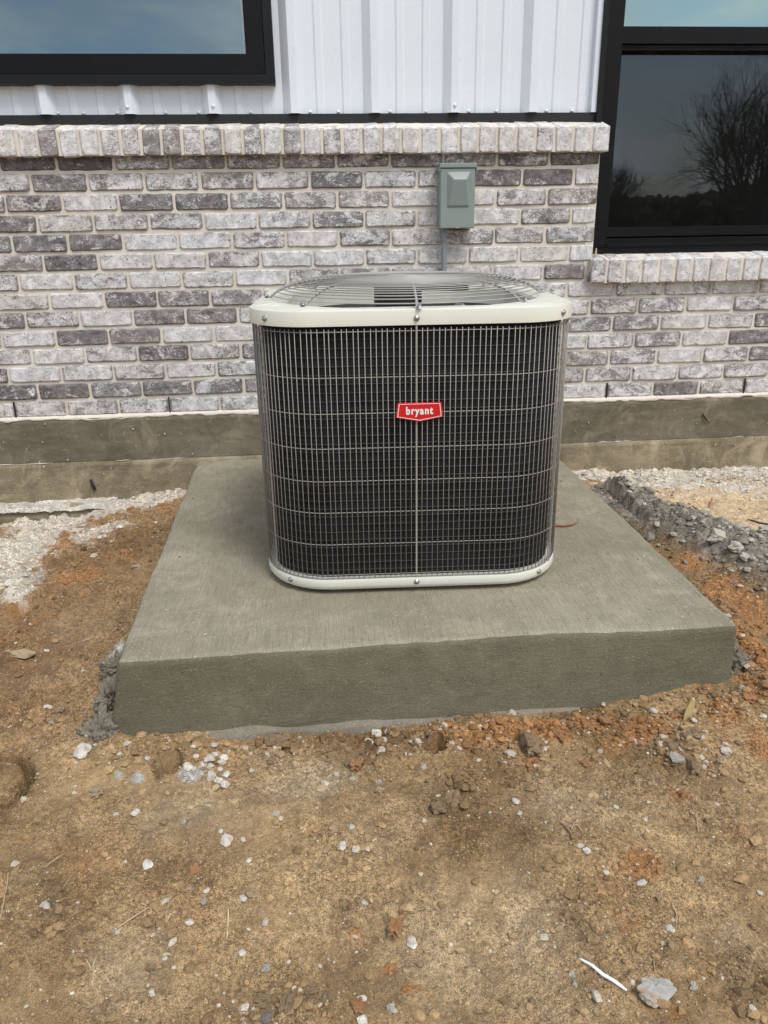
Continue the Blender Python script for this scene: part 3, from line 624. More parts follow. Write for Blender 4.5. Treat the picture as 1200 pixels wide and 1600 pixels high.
def scatter(name, X, Y, R, colr, label, cat, lift=.25, flat=.75, Z=None):
    V0, F0 = ico(0); n = len(X); Z = ground_h(X, Y) if Z is None else Z
    j = 1+.32*rng.uniform(-1, 1, (n, 12)); V = V0[None]*j[..., None]
    a = rng.uniform(0, 6.28, n); ca, sa = np.cos(a), np.sin(a); sx = R*rng.uniform(.8, 1.35, n); sy = R*rng.uniform(.65, 1.1, n); sz = R*rng.uniform(.5, 1., n)*flat
    x = V[..., 0]*sx[:, None]; y = V[..., 1]*sy[:, None]; z = V[..., 2]*sz[:, None]
    W = np.stack([X[:, None]+x*ca[:, None]-y*sa[:, None], Y[:, None]+x*sa[:, None]+y*ca[:, None], Z[:, None]+z+(lift*sz)[:, None]], -1)
    F = (F0[None]+12*np.arange(n)[:, None, None]).reshape(-1, 3)
    C = np.concatenate([np.repeat(colr[:, None, :], 12, 1), np.ones((n, 12, 1))], -1)
    me = mesh_np(name, W.reshape(-1, 3), F, False, C.reshape(-1, 4))
    return tag(link(name, me, M['crumb']), label, cat, kind='stuff')
m = Mat('crumbs', .95, 0, .15); a = m.n.new('ShaderNodeVertexColor'); a.layer_name = 'Col'; v = m.co()
m.col(m.mix(1., a.outputs['Color'], m.ramp(m.noise(v, 260, 4, .7), (.3, .65), (.7, 1.35)), 'MULTIPLY')); m.bump(m.noise(v, 500, 3, .6), .5, .002); M['crumb'] = m.m
def sample(n, dens, x0=-.5, x1=3., y0=-2.5, y1=-.02):
    X = rng.uniform(x0, x1, n); Y = rng.uniform(y0, y1, n); k = rng.uniform(0, 1, n) < dens(X, Y)
    ok = k & ~((X > .49) & (X < 2.01) & (Y > -1.605)); return X[ok], Y[ok]
# soil crumbs
X, Y = sample(215000, lambda x, y: np.clip(.17+.16*np.clip(fbm(x*4, y*4, 3, 201)*2, -.5, 1)+.8*clod_field(x, y)+.22*zone(x, y, ('orange',)), 0, 1)*np.clip(1.25-.9*zone(x, y, ('chalk',)), 0, 1))
R = .0016*(1-rng.uniform(0, .99, len(X)))**-.46; R *= 1+.8*clod_field(X, Y); R = np.minimum(R, .0135*(.6+.4*rng.uniform(0, 1, len(X))))
C = ground_col(X, Y)*rng.uniform(.5, 1.12, len(X))[:, None]
t = (rng.uniform(0, 1, len(X)) < .07)[:, None]; C = np.where(t, C*.35+np.array((.56, .51, .43))*.65, C)
scatter('soil_crumbs', X, Y, R, C, 'brown and rust soil crumbs strewn over the dirt', 'soil crumbs')
# chalk rubble against the wall and specks elsewhere
X, Y = sample(60000, lambda x, y: np.clip(zone(x, y, ('chalk',))*1.0-.12, 0, 1)+.02*zone(x, y, ('sand',)))
R = .0022*(1-rng.uniform(0, .99, len(X)))**-.45; R = np.minimum(R, .013)
C = np.array((.60, .555, .475))*rng.uniform(.72, 1.22, len(X))[:, None]; t = (rng.uniform(0, 1, len(X)) < .1)[:, None]; C = np.where(t, np.array((.42, .25, .13)), C)
scatter('chalk_rubble', X, Y, R, C, 'white chalk rubble heaped along the foot of the foundation', 'gravel')
X, Y = sample(7000, lambda x, y: .22+.3*np.clip(fbm(x*3, y*3, 2, 301), 0, 1)+.5*zone(x, y, ('ash',)))
R = .0014*(1-rng.uniform(0, .985, len(X)))**-.40
C = np.array((.52, .46, .37))*rng.uniform(.65, 1.25, len(X))[:, None]
scatter('chalk_specks', X, Y, np.minimum(R, .0036), C, 'small white chalk grains sprinkled over the brown dirt', 'gravel')
X, Y = sample(4200, lambda x, y: np.clip(heap(x, y)*1.0, 0, 1)*np.clip((x-1.9)*2.5, .2, 1), 2., 2.75, -1.35, -.4)
R = .0032*(1-rng.uniform(0, .995, len(X)))**-.45
C = np.array((.285, .255, .208))*rng.uniform(.5, 1.7, len(X))[:, None]
scatter('clay_heap_crumbs', X, Y, np.minimum(R, .026), C, 'grey crumbs covering the heap of wet concrete waste right of the slab', 'rubble')

n = 420; X = np.where(rng.uniform(0, 1, n) < .5, 2.0-.012-rng.exponential(.22, n), .51+rng.exponential(.10, n)); Y = rng.uniform(-1.57, -.03, n); ok = (X > .51) & (X < 1.985); X, Y = X[ok], Y[ok]
C = np.where((rng.uniform(0, 1, len(X)) < .6)[:, None], np.array((.50, .47, .40)), np.array((.26, .17, .09)))*rng.uniform(.6, 1.2, len(X))[:, None]
scatter('slab_grit', X, Y, .0009*(1-rng.uniform(0, .98, len(X)))**-.4, C, 'grit and mortar flecks lying on the top of the slab', 'grit', .3, .6, np.full(len(X), .001))
# ---------------------------------------------------------------- single stones
def rock_mesh(seed, sub=2, rough=.22, cuts=7, fr=1.6):
    V, F = ico(sub); r = np.random.default_rng(seed)
    off = r.uniform(0, 50, 3); n = .7*(fbm(V[:, 0]*fr+off[0], V[:, 1]*fr+off[1], 4, seed, .55)+fbm(V[:, 1]*fr+off[2], V[:, 2]*fr+off[0], 4, seed+3, .55)+fbm(V[:, 2]*fr+off[1], V[:, 0]*fr+off[2], 4, seed+6, .55)); V = V*(1+rough*n)[:, None]
    for _ in range(cuts):
        d = r.normal(size=3); d /= np.linalg.norm(d); k = r.uniform(.62, .86); s = V@d; ov = np.maximum(s-k, 0); V = V-ov[:, None]*d*.9
    V /= np.abs(V).max(0); return mesh_np('rock', V, F, False)
CR = 'BOTDKG'
RM = {k: [rock_mesh(100+i+13*ord(k), 2, *((.6, 3, 2.3) if k in CR else (.25, 8, 1.6))) for i in range(6)] for k in 'WGTBOYPDK'}
BIG = {k: [rock_mesh(900+i+13*ord(k), 3, *((.62, 4, 2.1) if k in CR else (.36, 9, 1.9))) for i in range(3)] for k in 'WGTBOYPDK'}
for k in RM:
    for me in RM[k]+BIG[k]: me.materials.append(M[k])
NM = dict(W='pebble', G='pebble', T='stone', B='clod', O='clod', Y='stone', P='pebble', D='clod', K='rock')
def rock(x, y, w, h, k, label, group=None, fl=.62):
    big = w > .024; me = random.choice((BIG if big else RM)[k]); o = bpy.data.objects.new(NM[k], me); COL.objects.link(o)
    th = min(w, h)*.5*fl; dz = random.uniform(.05, .42) if w < .03 else .55; z = float(ground_h(np.array([x]), np.array([y]))[0])
    o.scale = (w*.52, h*.52, th); o.location = (x, y, z+th*dz); o.rotation_euler = (random.uniform(-.25, .25), random.uniform(-.25, .25), random.uniform(-.3, .3))
    return tag(o, label, {'pebble': 'stone', 'stone': 'stone', 'clod': 'clod', 'rock': 'rock'}[NM[k]], group)
for x, y, w, h, k, lb in ROCKS: rock(x, y, w, h, k, lb, fl=.35 if 'flat' in lb or 'flake' in lb else .66)
for x, y, w, h in CLUSTER: rock(x, y, w, h, 'W', 'white stone in the dense pile to the right of the square hole', 'white stones piled right of the square hole', .8)

# ---------------------------------------------------------------- concrete slab under the unit
def rbox(x0, x1, y0, y1, z0, z1, r, st, faces, disp):
    Vs = []; Fs = []; b = 0
    lo = np.array((x0, y0, z0)); hi = np.array((x1, y1, z1)); ax = {0: (x0, x1), 1: (y0, y1), 2: (z0, z1)}
    mats = []
    for (a, side, mi) in faces:
        u, v = [i for i in range(3) if i != a]
        nu = max(2, int((ax[u][1]-ax[u][0])/st)+1); nv = max(2, int((ax[v][1]-ax[v][0])/st)+1)
        U, W = np.meshgrid(np.linspace(*ax[u], nu), np.linspace(*ax[v], nv)); P = np.zeros(U.shape+(3,)); P[..., u] = U; P[..., v] = W; P[..., a] = ax[a][side]
        c = np.clip(P, lo+r, hi-r); c[..., 2] = np.maximum(np.clip(P[..., 2], z0-1, z1-r), z0-1); d = P-c; L = np.linalg.norm(d, axis=-1, keepdims=True); P = c+d/np.maximum(L, 1e-9)*np.minimum(L, r)
        P = disp(P); i = np.arange(nu*nv).reshape(nv, nu); q = np.stack([i[:-1, :-1], i[:-1, 1:], i[1:, 1:], i[1:, :-1]], -1).reshape(-1, 4)
        if (side == 0) != (a == 1): q = q[:, ::-1]
        Vs.append(P.reshape(-1, 3)); Fs.append(q+b); b += nu*nv; mats.append(np.full(len(q), mi))
    return np.concatenate(Vs), np.concatenate(Fs), np.concatenate(mats)
def slab_disp(P):
    x, y, z = P[..., 0].copy(), P[..., 1].copy(), P[..., 2].copy()
    fr = np.clip((-y-1.2)/.4, 0, 1); t = np.clip((z+.2)/.2, 0, 1)
    bow = .021*np.clip(1-((x-1.36)/.78)**2, 0, 1)+.006*vn(x*7, x*0, 3)+.0022*vn(x*26, x*0, 6)
    y2 = y+fr*t*bow
    y2 = y2+fr*(1-t)*(-.006)+fr*.0022*fbm(x*22, z*22, 3, 5)
    z2 = z-.0018*np.clip(fbm(x*30, y*30, 3, 55), 0, 1)*np.clip(1-np.minimum(np.minimum(x-.503, 1.997-x), y+1.6)/.02, 0, 1)+(.0016*fbm(x*5, y*5, 3, 8)+.0009*fbm(x*40, y*40, 2, 12))*(z > -.03)-.004*fr*fr*t
    x2 = x+.004*vn(y*5, z*3, 14)+.0015*vn(y*30, z*20, 15)+.036*np.clip(-y/1.6, 0, 1)*t*np.clip((1.997-x)/1.494, 0, 1)
    return np.stack([x2, y2, z2], -1)
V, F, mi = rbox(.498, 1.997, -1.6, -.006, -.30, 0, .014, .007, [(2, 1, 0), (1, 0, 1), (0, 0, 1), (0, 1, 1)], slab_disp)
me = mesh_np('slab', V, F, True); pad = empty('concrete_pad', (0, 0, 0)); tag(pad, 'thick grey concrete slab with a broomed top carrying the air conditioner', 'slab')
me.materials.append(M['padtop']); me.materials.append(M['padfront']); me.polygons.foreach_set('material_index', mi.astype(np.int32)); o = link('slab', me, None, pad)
# slurry lip along the foot of the front face
xs = np.linspace(.49, 2.01, 300); ring = []
for x in xs:
    n = float(vn(x*9, 0., 41))*.5+float(vn(x*34, 0., 42))*.35; w = max(.004, .014+.010*n+.008*math.exp(-((x-.68)/.2)**2)); hgt = -.197+.006*float(vn(x*12, 0., 43))+.006*math.exp(-((x-.68)/.22)**2)-.004
    ring.append([(x, -1.59, hgt+.004), (x, -1.607-w*.55, hgt), (x, -1.607-w, hgt-.008), (x, -1.609-w, -.27)])
V = np.array(ring).reshape(-1, 3); i = np.arange(len(xs)*4).reshape(-1, 4); F = np.stack([i[:-1, :-1], i[1:, :-1], i[1:, 1:], i[:-1, 1:]], -1).reshape(-1, 4)
link('footing_lip', mesh_np('footing_lip', V, F[:, ::-1], True), M['spill'], pad)
def lump(name, c, s, seed, mat, parent=None, amp=.35, sub=4, rot=0):
    V, F = ico(sub); n = .65*(fbm(V[:, 0]*2.6+seed, V[:, 1]*2.6, 6, seed, .62)+fbm(V[:, 1]*2.6+seed, V[:, 2]*2.6, 6, seed+2, .62)+fbm(V[:, 2]*2.6-seed, V[:, 0]*2.6, 6, seed+4, .62)); V = V*(1+amp*n)[:, None]*np.array(s)
    o = link(name, mesh_np(name, V, F, True), mat, parent, c); o.rotation_euler = (0, 0, rot); return o
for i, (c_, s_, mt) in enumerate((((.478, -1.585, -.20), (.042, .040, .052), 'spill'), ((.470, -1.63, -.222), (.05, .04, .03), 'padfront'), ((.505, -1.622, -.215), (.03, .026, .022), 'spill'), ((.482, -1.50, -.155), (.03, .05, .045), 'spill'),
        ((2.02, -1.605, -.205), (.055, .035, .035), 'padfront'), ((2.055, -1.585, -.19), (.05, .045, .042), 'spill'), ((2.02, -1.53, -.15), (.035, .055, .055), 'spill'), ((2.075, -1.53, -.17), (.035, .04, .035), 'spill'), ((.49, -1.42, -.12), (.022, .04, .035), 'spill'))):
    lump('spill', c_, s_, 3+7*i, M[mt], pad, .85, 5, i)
# ---------------------------------------------------------------- foundation
fd = empty('foundation_wall', (0, 0, 0)); tag(fd, 'weathered grey concrete foundation with a form seam under the brick', 'foundation')
def panel(x0, x1, z0, z1, y, st, amp, name, mat, depth=.25, drip=0., seed=0):
    nxp = int((x1-x0)/st)+1; nzp = max(3, int((z1-z0)/st)+1); U, W = np.meshgrid(np.linspace(x0, x1, nxp), np.linspace(z0, z1, nzp))
    Yv = y+amp*fbm(U*6, W*6, 4, seed)+amp*.5*fbm(U*40, W*40, 2, seed+4)
    P = np.stack([U, Yv, W], -1); Pt = P[-1].copy(); Pt[:, 1] = y+depth; P = np.concatenate([P, Pt[None]], 0)
    i = np.arange(P.shape[0]*P.shape[1]).reshape(P.shape[0], P.shape[1]); F = np.stack([i[:-1, :-1], i[:-1, 1:], i[1:, 1:], i[1:, :-1]], -1).reshape(-1, 4)
    return mesh_np(name, P.reshape(-1, 3), F, True)
link('upper_band', panel(-2.2, 5.2, .016, .196, -.010, .02, .0015, 'upper_band', 0, .3, 0, 3), M['fnd'], fd)
link('lower_band', panel(-2.2, 5.2, -.32, .014, -.015, .02, .003, 'lower_band', 0, .3, 0, 9), M['fnd2'], fd)
link('footing_ledge', panel(-2.2, .14, -.34, -.150, -.085, .012, .006, 'footing_ledge', 0, .09, 0, 19), M['fnd2'], fd)
gxx, gyy = np.meshgrid(np.arange(-1.6, .16, .006), np.linspace(-.095, -.008, 16)); zz_ = -.150+.009*fbm(gxx*16, gyy*16, 4, 7)+.006*(1-worley(gxx*50, gyy*50, 7))-.02*np.clip((-.085-gyy)/.01, 0, 1)
i = np.arange(gxx.size).reshape(gxx.shape); cw = np.concatenate([np.array((.64, .59, .51))*(1+.2*fbm(gxx*30, gyy*30, 3, 8))[..., None], np.ones(gxx.shape+(1,))], -1)
tag(link('chalk_dust', mesh_np('chalk_dust', np.stack([gxx, gyy, zz_], -1).reshape(-1, 3), np.stack([i[:-1, :-1], i[:-1, 1:], i[1:, 1:], i[1:, :-1]], -1).reshape(-1, 4), True, cw.reshape(-1, 4)), M['soil']), 'white chalk dust lying on the foundation ledge at far left', 'chalk dust', kind='stuff')
# burr of grout on the form seam
q = MB(); x = -2.
while x < 5:
    L = random.uniform(.03, .16)
    if random.random() < .35: q.tube([(x+L*t/3, -.0150, .0155+random.uniform(-.0015, .0015)) for t in range(4)], [.0006, random.uniform(.001, .0024), random.uniform(.001, .0026), .0006], 5)
    x += L
q.obj('seam_burr', M['mortar'], fd)
q = MB(); q.tube([(.055, -.014, -.062), (.062, -.023, -.085), (.068, -.021, -.105)], [.006, .007, .006], 6); q.obj('tie_stub', M['blackm'], fd)
q = MB()
for k in range(45):
    x = random.choice((random.uniform(-.4, .6), random.uniform(2., 3.))); z = random.uniform(-.06, .18); s = random.uniform(.0012, .004)
    q.add([(x-s, -.0135, z), (x, -.0145, z-s*1.5), (x+s, -.0135, z), (x, -.0145, z+s*1.7), (x, -.019, z)], [(0, 1, 4), (1, 2, 4), (2, 3, 4), (3, 0, 4)])
o = q.obj('mortar_spatter', M['W'], fd); o['kind'] = 'stuff'
q = MB(); q.tube([(2.665, -.016, .125), (2.675, -.019, .108), (2.70, -.018, .082)], [.003, .0035, .001], 5); q.obj('chip', M['dark'], fd)

# ---------------------------------------------------------------- brick wall
wall = empty('brick_wall', (0, 0, 0)); tag(wall, 'low wall of grey whitewashed bricks behind the air conditioner', 'brick wall')
Bp, Hc, Z0 = .2032, .0698, .236
def mortar_panel(x0, x1, z0, z1, name='mortar', parent=wall, seed=0, y=.0065):
    me = panel(x0, x1, z0, z1, y, .010, .0014, name, 0, .09, 0, seed); return link(name, me, M['mortar'], parent)
mortar_panel(-2.2, 2.128, .185, 1.205)
mortar_panel(2.128, 5.2, .185, .70, seed=5)
q = MB(); q.box(2.095, 2.1285, .004, .12, .70, 1.235); q.obj('mortar', M['mortar'], wall)   # closing the jamb end
def brick_mesh(L, H, D, seed):
    r = np.random.default_rng(seed); pts = []
    nxs = 7; c = .006
    top = [(-L/2+c+(L-2*c)*k/(nxs-1), H/2) for k in range(nxs)]; bot = [(L/2-c-(L-2*c)*k/(nxs-1), -H/2) for k in range(nxs)]
    rs = [(L/2, H/2-c), (L/2, 0), (L/2, -H/2+c)]; ls = [(-L/2, -H/2+c), (-L/2, 0), (-L/2, H/2-c)]
    out = top+rs+bot+ls; n = len(out); out = np.array(out); out = out+r.uniform(-.0016, .0010, out.shape)*np.sign(out+1e-9)*1.
    k = 1-np.array([.0045*2/L, .0045*2/H]); inn = out*k+r.uniform(-.0008, .0008, out.shape)
    V = [(x, D, z) for x, z in out]+[(x, .004+r.uniform(-.0008, .0012), z) for x, z in out]+[(x, r.uniform(-.0007, .0007), z) for x, z in inn]
    F = [tuple(2*n+i for i in range(n))][:1]
    F[0] = F[0][::-1]
    for i in range(n):
        j = (i+1) % n; F += [(i, n+i, n+j, j), (n+i, 2*n+i, 2*n+j, n+j)]
    me = bpy.data.meshes.new('brick'); me.from_pydata(V, [], F); me.update()
    me.materials.append(M['brick']); return me
BM = [brick_mesh(.1915, .0585, .06, 50+i) for i in range(12)]
LV = {13: (-1, '114333333222'), 12: (-1, '6355352552176'), 11: (-1, '38224448754'), 10: (-1, '254475358739'), 9: (-2, '322975946544'), 8: (-1, '429849868789'),
      7: (-2, '385869345682'), 6: (-1, '59234456556766 6'.replace(' ', '')), 5: (-2, '3473266545664474'), 4: (-1, '723884566583376'), 3: (-2, '69535246664575 471'.replace(' ', '')), 2: (-2, '3765645556664484'), 1: (-2, '2132344566555465543'), 0: (-2, '655555564565642464')}
LV[5] = (-2, '347326555566447' + '4'); LV[3] = (-2, '6953524666675471'[:12]+'5471'); LV[1] = (-2, '213234566554465' + '43'); LV[0] = (-2, '6555554565566424' + '6')
count = 0; outer = []
def put_brick(xa, xb, zc, lv, out=False):
    global count
    L = xb-xa; o = bpy.data.objects.new('brick', random.choice(BM)); COL.objects.link(o); o.parent = wall
    o.location = ((xa+xb)/2+random.uniform(-.0012, .0012), random.uniform(-.0015, .002), zc+random.uniform(-.0013, .0013)); o.scale = (L/.1915, 1, random.uniform(.985, 1.02)*(-1 if random.random() < .5 else 1)); o.rotation_euler = (0, random.uniform(-.006, .006), random.uniform(-.006, .006))
    if o.scale.z < 0: o.scale.z = abs(o.scale.z); o.rotation_euler.y += 0
    cov = {0: .1, 1: .16, 2: .26, 3: .36, 4: .47, 5: .57, 6: .68, 7: .78, 8: .88, 9: .98}[lv]
    o.color = (cov+random.uniform(-.03, .03), max(0, {0: .85, 1: .8, 2: .62, 3: .5}.get(lv, .36)*random.uniform(.6, 1.3)), random.random()**1.6, 1); count += 1
for r in range(14):
    k0, s = LV[r]; off = 0 if r % 2 == 0 else .5
    xend = 2.128 if r >= 8 else (2.100 if r == 7 else 5.1)
    for k in range(-9, 25):
        xa = (k+off)*Bp+.005; xb = (k+1+off)*Bp-.005
        if xa > xend-.02: continue
        xb = min(xb, xend); i = k-k0; lv = int(s[i]) if 0 <= i < len(s) else random.choice((2, 3, 4, 5, 6, 7, 8))
        vis = xb > -.28 and xa < 2.95
        if vis: put_brick(xa, xb, Z0+Hc*r, lv)
        else: outer.append((xa, xb, Z0+Hc*r))
def outer_bricks(name, L, parent, y0=0.):
    q = MB()
    for xa, xb, z in L:
        j = random.uniform(-.001, .002); q.box(xa, xb, y0+j, y0+.06, z-.029, z+.029, .004)
    o = q.obj(name, M['brick'], parent); o['kind'] = 'stuff'; o.color = (.5, .4, .4, 1)
outer_bricks('bricks', outer, wall)
# mortar squeeze hanging over the concrete
xs = np.arange(-2.2, 5.2, .006); b = .1915+.005*vn(xs*9, xs*0, 3)+.0045*vn(xs*38, xs*0, 5)
V = np.stack([np.stack([xs, np.full_like(xs, .004), np.full_like(xs, .2085)], -1), np.stack([xs, -.0065+.002*vn(xs*30, xs*0, 9), np.full_like(xs, .203)+.002*vn(xs*20, xs*0, 19)], -1), np.stack([xs, -.0125+.0015*vn(xs*30, xs*0, 9), b+.003], -1), np.stack([xs, np.full_like(xs, -.009), b], -1)], 1).reshape(-1, 3)
i = np.arange(len(xs)*4).reshape(-1, 4); F = np.stack([i[:-1, :-1], i[1:, :-1], i[1:, 1:], i[:-1, 1:]], -1).reshape(-1, 4)
link('mortar_bead', mesh_np('mortar_bead', V, F, True), M['mortar'], wall)
# open weep joints
for x in (-1*Bp, 2*Bp, 11*Bp, 14*Bp): q = MB(); q.box(x-.0025, x+.0025, -.0012, .004, Z0-.032, Z0+.034); q.obj('weep_slot', M['dark'], wall)

# rowlock sills: sloped bricks on edge
def rowlock(x0, x1, zb, zt, yf, yb, rise, pitch, name, label_parent, levels, end=True, vis=(-.3, 2.95)):
    sill = MB(); n = int((x1-x0)/.02); 
    e = .006
    V = []; xs_ = np.linspace(x0+.004, x1-.004, n+1)
    for x in xs_:
        j = .0012*float(vn(x*40, 0., 77))
        V += [(x, yf+e+j, zb+.002), (x, yf+e+j, zt-.002), (x, yb, zt+rise-.001+j), (x, yb, zb+.002)]
    i = np.arange(len(V)).reshape(-1, 4); F = []
    for a in range(len(i)-1):
        for c in range(4): d = (c+1) % 4; F.append((i[a][c], i[a][d], i[a+1][d], i[a+1][c]))
    F += [tuple(i[0][::-1]), tuple(i[-1])]
    sill.add(V, F); so_ = sill.obj(name, M['mortar'], label_parent)
    meshes = []
    for s in range(10):
        r = np.random.default_rng(300+s+int(pitch*1e4)); w = (pitch-.0115)/2; h = (zt-zb)/2
        out = [(-w, -h+.006), (-w, 0), (-w, h-.006), (-w+.006, h), (w-.006, h), (w, h-.006), (w, 0), (w, -h+.006), (w-.006, -h), (-w+.006, -h)]
        out = np.array(out)+r.uniform(-.0016, .0012, (10, 2)); inn = out*np.array([1-.004/w, 1-.004/h]); D = yb-yf
        V = [(x, D, z+h*0+rise*(1 if z > 0 else 0)) for x, z in out]+[(x, .005, z+(rise*.005/D if z > 0 else 0)) for x, z in out]+[(x, r.uniform(-.0008, .0008), z) for x, z in inn]
        F = [tuple(range(20, 30))]
        for k in range(10): l = (k+1) % 10; F += [(k, l, 10+l, 10+k), (10+k, 10+l, 20+l, 20+k)]
        F.append(tuple(range(9, -1, -1)))
        me = bpy.data.meshes.new('brick'); me.from_pydata(V, [], F); me.update(); me.materials.append(M['brick']); meshes.append(me)
    k = 0; x = x1-pitch/2 if end else x0+pitch/2; st = -pitch if end else pitch; far_ = []
    while x0+pitch*.45 < x < x1-pitch*.45 or (k == 0):
        if vis[0] < x < vis[1]:
            o = bpy.data.objects.new('brick', random.choice(meshes)); COL.objects.link(o); o.parent = so_
            o.location = (x+random.uniform(-.001, .001), yf+random.uniform(-.003, .002), (zb+zt)/2+random.uniform(-.002, .002)); o.rotation_euler = (0, random.uniform(-.02, .02), random.uniform(-.012, .012))
            cv = levels(k); o.color = (cv+random.uniform(-.12, .1), .25*random.random(), random.random()**2, 1)
        else: far_.append((x-pitch/2+.005, x+pitch/2-.005))
        x += st; k += 1
    q = MB()
    for a, b in far_: q.box(a, b, yf, yf+.05, zb, zt, .004)
    if far_: o = q.obj('bricks', M['brick'], so_); o['kind'] = 'stuff'; o.color = (.7, .2, .3, 1)
    return so_
rowlock(-2.2, 2.152, 1.158, 1.247, -.036, .062, .024, .0722, 'rowlock_sill', wall, lambda k: (.95, 1., .95, .75, 1., .9, .85, .95)[k % 8] if k < 14 else random.choice((.4, .6, .75, .9, 1., .55, .95)))
rowlock(2.112, 5.1, .677, .770, -.036, .062, .016, .0700, 'rowlock_sill', wall, lambda k: (.6, .75, 1., .75, .9, .95, 1., 1., .95, 1., 1.)[k % 11], end=False)

# ---------------------------------------------------------------- siding, flashing
house = empty('metal_siding', (0, 0, 0)); tag(house, 'white ribbed steel siding above the brick between the windows', 'siding')
def siding(x0, x1, z0, z1):
    prof = [(0, 0), (.029, .032), (.0535, .032), (.079, 0), (.121, 0), (.1275, .0042), (.149, .0042), (.1555, 0), (.219, 0), (.2255, .0042), (.247, .0042), (.2535, 0)]
    pts = []; per = .2985; st = .9305-per*12
    for k in range(30):
        for a, d in prof: pts.append((st+k*per+a, .076-d))
    xs_ = [p for p in pts if x0 < p[0] < x1]; f = lambda x: np.interp(x, [p[0] for p in pts], [p[1] for p in pts])
    xs_ = [(x0, float(f(x0)))]+xs_+[(x1, float(f(x1)))]; V = []; F = []
    for x, y in xs_: V += [(x, y, z0), (x, y, z1), (x, y+.0012, z0)]
    for i in range(len(xs_)-1): F.append((3*i, 3*i+3, 3*i+4, 3*i+1)); F.append((3*i+2, 3*i+5, 3*i+3, 3*i))
    return V, F
q = MB()
for a in ((-2.2, .8, 1.303, 1.43), (.8, 2.118, 1.303, 3.1), (-2.2, .8, 2.45, 3.1), (2.118, 5.1, 2.45, 3.1)): q.add(*siding(*a))
q.obj('panel', M['siding'], house)
def screw(x, y, z, r=.0052):
    s = MB(); V = []; 
    for rr_, yy in ((r*1.35, 0), (r*1.35, -.0015), (r, -.0015), (r*.92, -.005), (.0001, -.0055)):
        V += [(rr_*math.cos(t), yy, rr_*math.sin(t)) for t in np.linspace(0, 2*math.pi, 9)[:-1]]
    F = []
    for i in range(4):
        for k in range(8): F.append((i*8+k, i*8+(k+1) % 8, (i+1)*8+(k+1) % 8, (i+1)*8+k))
    s.add(V, F); return s
sm = screw(0, 0, 0).mesh('screw', True); sm.materials.append(M['siding'])
for x in (.115, -.105, .205-.0, -.19, .325, .50, .62, .81, .93+.10, .93+.205, 1.33, 1.465, 1.63, 1.735, 1.93, 2.03):
    o = bpy.data.objects.new('screw', sm); COL.objects.link(o); o.parent = house; o.location = (x, .075, 1.3095)
for x, z in ((1.571, 1.327), (.375-.005, 1.325), (.677, 1.327)):
    o = bpy.data.objects.new('screw', sm); COL.objects.link(o); o.parent = house; o.location = (x, .044, z)
q = MB(); q.box(2.098, 2.117, .052, .09, 1.303, 3.1); q.obj('end_trim', M['siding'], house)
fl = MB(); fl.box(-2.2, 2.117, .058, .2, 1.235, 1.3025); fo = fl.obj('flashing', M['blackm']); tag(fo, 'black metal flashing strip between the siding and the brick sill', 'flashing')
# ---------------------------------------------------------------- windows
wA = empty('window', (0, 0, 0)); tag(wA, 'fixed window with a wide black frame at upper left', 'window')
def frame(q, x0, x1, z0, z1, w, y0, y1, bev=0):
    """picture frame of four mitred bars"""
    O = [(x0, z0), (x1, z0), (x1, z1), (x0, z1)]; I = [(x0+w, z0+w), (x1-w, z0+w), (x1-w, z1-w), (x0+w, z1-w)]
    V = [(x, y0, z) for x, z in O]+[(x, y0, z) for x, z in I]+[(x, y1, z) for x, z in O]+[(x, y1, z) for x, z in I]; F = []
    for i in range(4):
        j = (i+1) % 4; F += [(i, j, 4+j, 4+i), (8+i, 12+i, 12+j, 8+j), (i, 8+i, 8+j, j), (4+i, 4+j, 12+j, 12+i)]
    q.add(V, F)
q = MB(); frame(q, -.95, .908, 1.397, 2.46, .031, .030, .1); q.obj('trim', M['trimgrey'], wA)
q = MB(); frame(q, -.917, .874, 1.4305, 2.427, .062, .036, .13); frame(q, -.856, .813, 1.4915, 2.366, .006, .062, .13); q.obj('frame', M['black'], wA)
q = MB(); q.box(-.87, .83, .100, .106, 1.475, 2.38); q.obj('pane', M['glassL'], wA)
q = MB(); q.tube([(.872, .0345, 1.432), (.830, .0345, 1.468)], .0006, 5); q.obj('mitre_line', M['trimgrey'], wA)
wB = empty('window', (0, 0, 0)); tag(wB, 'tall black hung window with a mirrored tree, reaching down to the brick sill at right', 'window')
q = MB(); q.box(2.1175, 2.137, .042, .2, 1.262, 3.1); q.box(2.121, 2.139, .056, .2, .80, 1.262); q.box(2.121, 3.6, .066, .2, .775, .8145); q.obj('trim', M['trimgrey'], wB)
q = MB(); q.box(2.139, 2.2, .055, .2, .815, 2.46); q.box(3.40, 3.6, .05, .2, .815, 2.46); q.box(2.2, 3.40, .05, .2, 2.40, 2.46)
q.box(2.2, 3.40, .050, .17, .815, .829); q.box(2.2, 3.40, .062, .17, .829, .846); q.obj('frame', M['black'], wB)
q = MB(); q.box(2.206, 3.395, .070, .16, .852, .887); q.box(2.206, 2.212, .085, .16, .887, 1.512); q.box(2.2, 3.40, .076, .16, 1.513, 1.530); q.obj('lower_sash', M['black'], wB)
q = MB(); q.box(2.2, 3.40, .066, .18, 1.5335, 1.589); q.box(2.2, 2.206, .11, .18, 1.589, 2.40); q.obj('upper_sash', M['black'], wB)
q = MB(); q.box(2.205, 3.40, .135, .140, 1.585, 2.41); q.obj('pane', M['glassU'], wB)
q = MB(); q.box(2.211, 3.40, .120, .125, .885, 1.52); q.obj('pane', M['glassD'], wB)
q = MB(); q.box(2.213, 3.40, .104, .1045, .886, 1.514); q.obj('insect_screen', M['screen'], wB)
